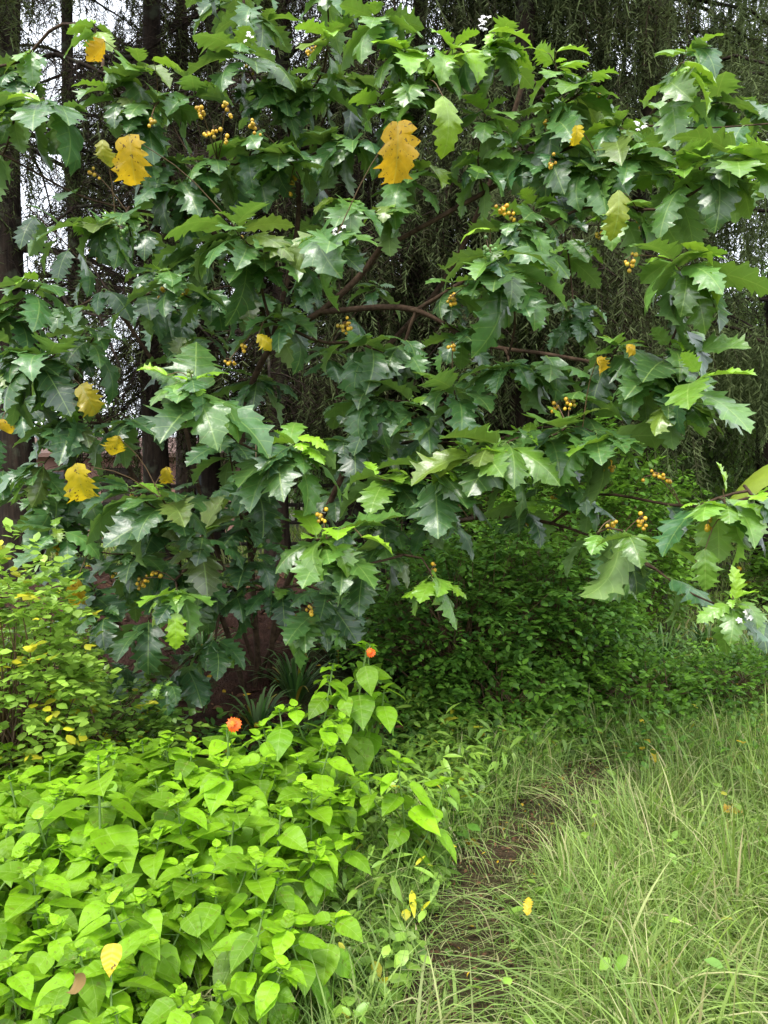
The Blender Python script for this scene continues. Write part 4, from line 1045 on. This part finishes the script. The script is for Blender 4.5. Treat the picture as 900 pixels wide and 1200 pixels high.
# ------------------------------------------------------------------ grass
M_LITTER = leaf_mat('litter', (.045, .022, .014), (.13, .07, .035), rough=.8, trans=0, bump=.2, spec=.12)
def grass(name, xy, clump, hmin, hmax, seed, wid=.0028, straw=.12, light=.5, lean=.5, kind='stuff', mat=None, seg=7, spread=.05, curl=.8):
    g = np.random.default_rng(3000 + seed)
    nC = len(xy); n = nC * clump
    i = np.repeat(np.arange(nC), clump)
    base_ = xy[i] + g.normal(size=(n, 2)) * spread
    hc = g.random(nC); h = hmin + (hmax - hmin) * np.clip(.65 * hc[i] + .35 * g.random(n), 0, 1) * (.5 + .6 * g.random(n))
    a = g.random(n) * 6.283
    cl = g.normal(size=(nC, 2)) * .55 + np.array([-.08, -.12])
    dirx = np.cos(a) * lean + cl[i, 0]; diry = np.sin(a) * lean + cl[i, 1]
    s = np.linspace(0, 1, seg)
    curv = .5 + 1.9 * curl * g.random(n) ** 1.3
    rad_ = (h * .55)[:, None] * (s[None] ** 1.6) * curv[:, None]
    zz = h[:, None] * (s[None] * 1.15 - (.18 + .42 * np.clip(curv - .8, 0, 2))[:, None] * s[None] ** 2.6)
    gz = ground_h(base_[:, 0], base_[:, 1])
    P = np.stack([base_[:, 0, None] + dirx[:, None] * rad_, base_[:, 1, None] + diry[:, None] * rad_, np.maximum((gz - .01)[:, None] + zz, gz[:, None] - .01)], -1)
    sa = a + 1.57 + g.normal(size=n) * .6
    wd = wid * (.45 + 1.3 * g.random(n) ** 2)
    prof = np.interp(s, [0, .3, .7, 1], [.7, 1, .7, .05])
    side = np.stack([np.cos(sa), np.sin(sa), .0 * sa], -1)[:, None] * (wd[:, None] * prof[None])[..., None]
    V = np.stack([P - side, P + side], 2).reshape(-1, 3)
    q = np.array([(2 * k, 2 * k + 1, 2 * k + 3, 2 * k + 2) for k in range(seg - 1)])
    FF = (q[None] + (np.arange(n) * seg * 2)[:, None, None]).reshape(-1, 4)
    st_ = (g.random(n) < straw + .25 * (hc[i] > .93))
    tint = np.stack([np.clip(light + .5 * (g.random(nC)[i] - .5) + g.normal(size=n) * .24, 0, 1), st_ * (.5 + .5 * g.random(n)), g.random(n)], -1)
    S = Soup(); S.add(V, FF, np.repeat(tint, seg * 2, 0))
    return tag(S.build(name, mat or M_GRASS), kind=kind)
g4 = np.random.default_rng(9)
def sample(n, x0, x1, y0, y1, cond, pw=1.0):
    o = []
    while len(o) < n:
        y = y0 + (y1 - y0) * g4.random(4000) ** pw; x = x0 + (x1 - x0) * g4.random(4000)
        vis = np.abs(x) < .56 * y + .35
        m = cond(x, y) & vis
        o.extend(np.stack([x[m], y[m]], -1).tolist())
    return np.array(o[:n])
right = lambda x, y: (x > path_x(y) + .05) & (near_path(x, y) > 1.0)
o = grass('grass', sample(600, -.2, 4.4, 1.35, 4.7, lambda x, y: right(x, y) & (near_path(x, y) > 1.4), 1.0), 34, .12, .38, 1, light=.6, straw=.14, curl=1.3, wid=.0028)
o['label'] = 'tall arching pale green grass right of the mud path'
o = grass('grass', sample(130, .1, 4.2, 1.5, 4.4, lambda x, y: right(x, y) & (x > path_x(y) + .45), 1.0), 14, .28, .60, 11, light=.75, straw=.2, curl=1.6, wid=.0034, seg=9)
o['label'] = 'long arching broad grass blades standing above the shorter grass'
o = grass('grass', sample(1000, -.3, 4.4, 1.35, 5.2, right, 1.0), 18, .05, .20, 2, light=.35, straw=.25, spread=.08, curl=1.3)
o['label'] = 'short undergrowth grass between the tall blades'
o = grass('grass', sample(450, .8, 5.0, 4.2, 7.0, lambda x, y: right(x, y) & (x > .2 * y)), 16, .10, .36, 12, light=.25, straw=.06, spread=.07, curl=1.2, wid=.004)
o['label'] = 'darker coarse grass in front of the bushes at right'
left = lambda x, y: (x < path_x(y) + .05) & (x > path_x(y) - .75) & (near_path(x, y) > .6)
o = grass('grass', sample(480, -1.2, 1.6, 1.3, 4.4, left), 18, .10, .36, 3, light=.35, straw=.12, curl=1.3)
o['label'] = 'green grass along the left edge of the mud path'
o = grass('grass', sample(560, -.6, 1.8, 1.3, 5.0, lambda x, y: near_path(x, y) < 1.3), 7, .02, .12, 4, light=.35, straw=.4, spread=.05, curl=1.2)
o['label'] = 'thin trodden grass on the mud path'
o = grass('grass', sample(1300, 1.0, 14, 6.5, 20, lambda x, y: x > 1.0 + .12 * y), 14, .06, .22, 5, light=1.0, straw=.12, wid=.007, spread=.16, seg=4)
o['label'] = 'light green meadow grass beyond the bushes at right'
o = grass('grass', sample(300, -2.0, .2, 1.3, 3.4, lambda x, y: x < path_x(y) - .4), 12, .10, .40, 6, light=.3, straw=.2)
o['label'] = 'grass growing among the stems of the lime bed'
o = grass('grass', sample(90, -.9, .35, 1.3, 2.2, lambda x, y: (x < path_x(y) + .1)), 20, .15, .42, 13, light=.6, straw=.12, curl=1.4, wid=.0035)
o['label'] = 'pale arching grass in front of the lime bed at bottom centre'
o = grass('grass', sample(700, -9, 0, 8.5, 24, lambda x, y: y > 8), 14, .1, .35, 7, light=.8, straw=.1, wid=.01, spread=.2, seg=4)
o['label'] = 'light green grass beyond the rail fence'
# low leafy ground cover
def cover(name, xy, ls, seed, light, label, tm, mat, h=.12, per=7):
    g = np.random.default_rng(4000 + seed); n0 = len(xy); i = np.repeat(np.arange(n0), per); n = len(i)
    b = xy[i] + g.normal(size=(n, 2)) * .035
    z = ground_h(b[:, 0], b[:, 1]) + h * g.random(n) ** .8 * (.4 + g.random(n0)[i])
    az = g.random(n) * 6.283; pit = g.uniform(-.5, .7, n)
    d = np.stack([np.cos(az) * np.cos(pit), np.sin(az) * np.cos(pit), np.sin(pit)], -1)
    tint = np.stack([np.clip(light + g.normal(size=n) * .15 + .2 * (g.random(n0)[i] - .5), 0, 1), (g.random(n) < .03) * .8, g.random(n)], -1)
    S = Soup(); scatter(S, tm, np.stack([b[:, 0], b[:, 1], z], -1), d, np.array([0, 0, 1.0]), ls * (.6 + .8 * g.random(n)), tint, g.normal(size=n) * .3)
    o = tag(S.build(name, mat), kind='stuff'); o['label'] = label
    return o
cover('ground_cover', sample(1150, -.6, 2.2, 2.6, 5.4, lambda x, y: (x < path_x(y) - .05) & (x > path_x(y) - 1.0) & (near_path(x, y) > .9)), .085, 1, .65, 'bright lance leaved ground cover left of the path end', LANCE, M_PALE, .22)
cover('ground_cover', sample(1300, .2, 4.4, 3.9, 6.2, lambda x, y: (near_path(x, y) > .9)), .04, 2, .5, 'small leaved ground cover under the bushes at right', SMALL, M_BUSH, .22)
cover('ground_cover', sample(700, -2.6, .3, 3.1, 4.6, lambda x, y: x < 3), .05, 3, .3, 'dark small leaved ground cover behind the lime bed', SMALL, M_BUSH, .14)
cover('ground_cover', sample(600, 1.5, 14, 7.5, 19, lambda x, y: x > 1.2 + .1 * y), .10, 4, .8, 'leafy weeds in the meadow at right', SMALL, M_FAR, .22)
cover('ground_cover', sample(160, -.4, 3.0, 1.5, 5.0, lambda x, y: right(x, y)), .045, 5, .6, 'broad leaved weeds among the tall grass', SMALL, M_PALE, .20)
cover('ground_cover', sample(350, -1.2, .4, 1.35, 3.0, lambda x, y: (x < path_x(y) - .1) & (x > path_x(y) - .8)), .05, 6, .55, 'small leaved weeds at the foot of the lime bed', SMALL, M_PALE, .12)
def litter(xy, ls, seed, label):
    g = np.random.default_rng(5000 + seed); n = len(xy)
    z = ground_h(xy[:, 0], xy[:, 1]) + .022 + .012 * g.random(n)
    az = g.random(n) * 6.283
    d = np.stack([np.cos(az), np.sin(az), g.normal(size=n) * .15], -1)
    S = Soup(); scatter(S, SMALL + LANCE, np.stack([xy[:, 0], xy[:, 1], z], -1), d, np.array([0, 0, 1.0]), ls * (.5 + g.random(n)), np.stack([g.random(n), (g.random(n) < .05) * .7, g.random(n)], -1), g.normal(size=n) * .4)
    o = tag(S.build('leaf_litter', M_LITTER), kind='stuff'); o['label'] = label
litter(sample(5000, -3.8, 1.0, 3.8, 8.5, lambda x, y: x < 3), .06, 1, 'brown fallen leaves and needles on the earth bank')
litter(sample(2600, -.5, 2.0, 1.4, 5.2, lambda x, y: near_path(x, y) < 1.2), .016, 2, 'bits of dead leaf and stem on the mud path')
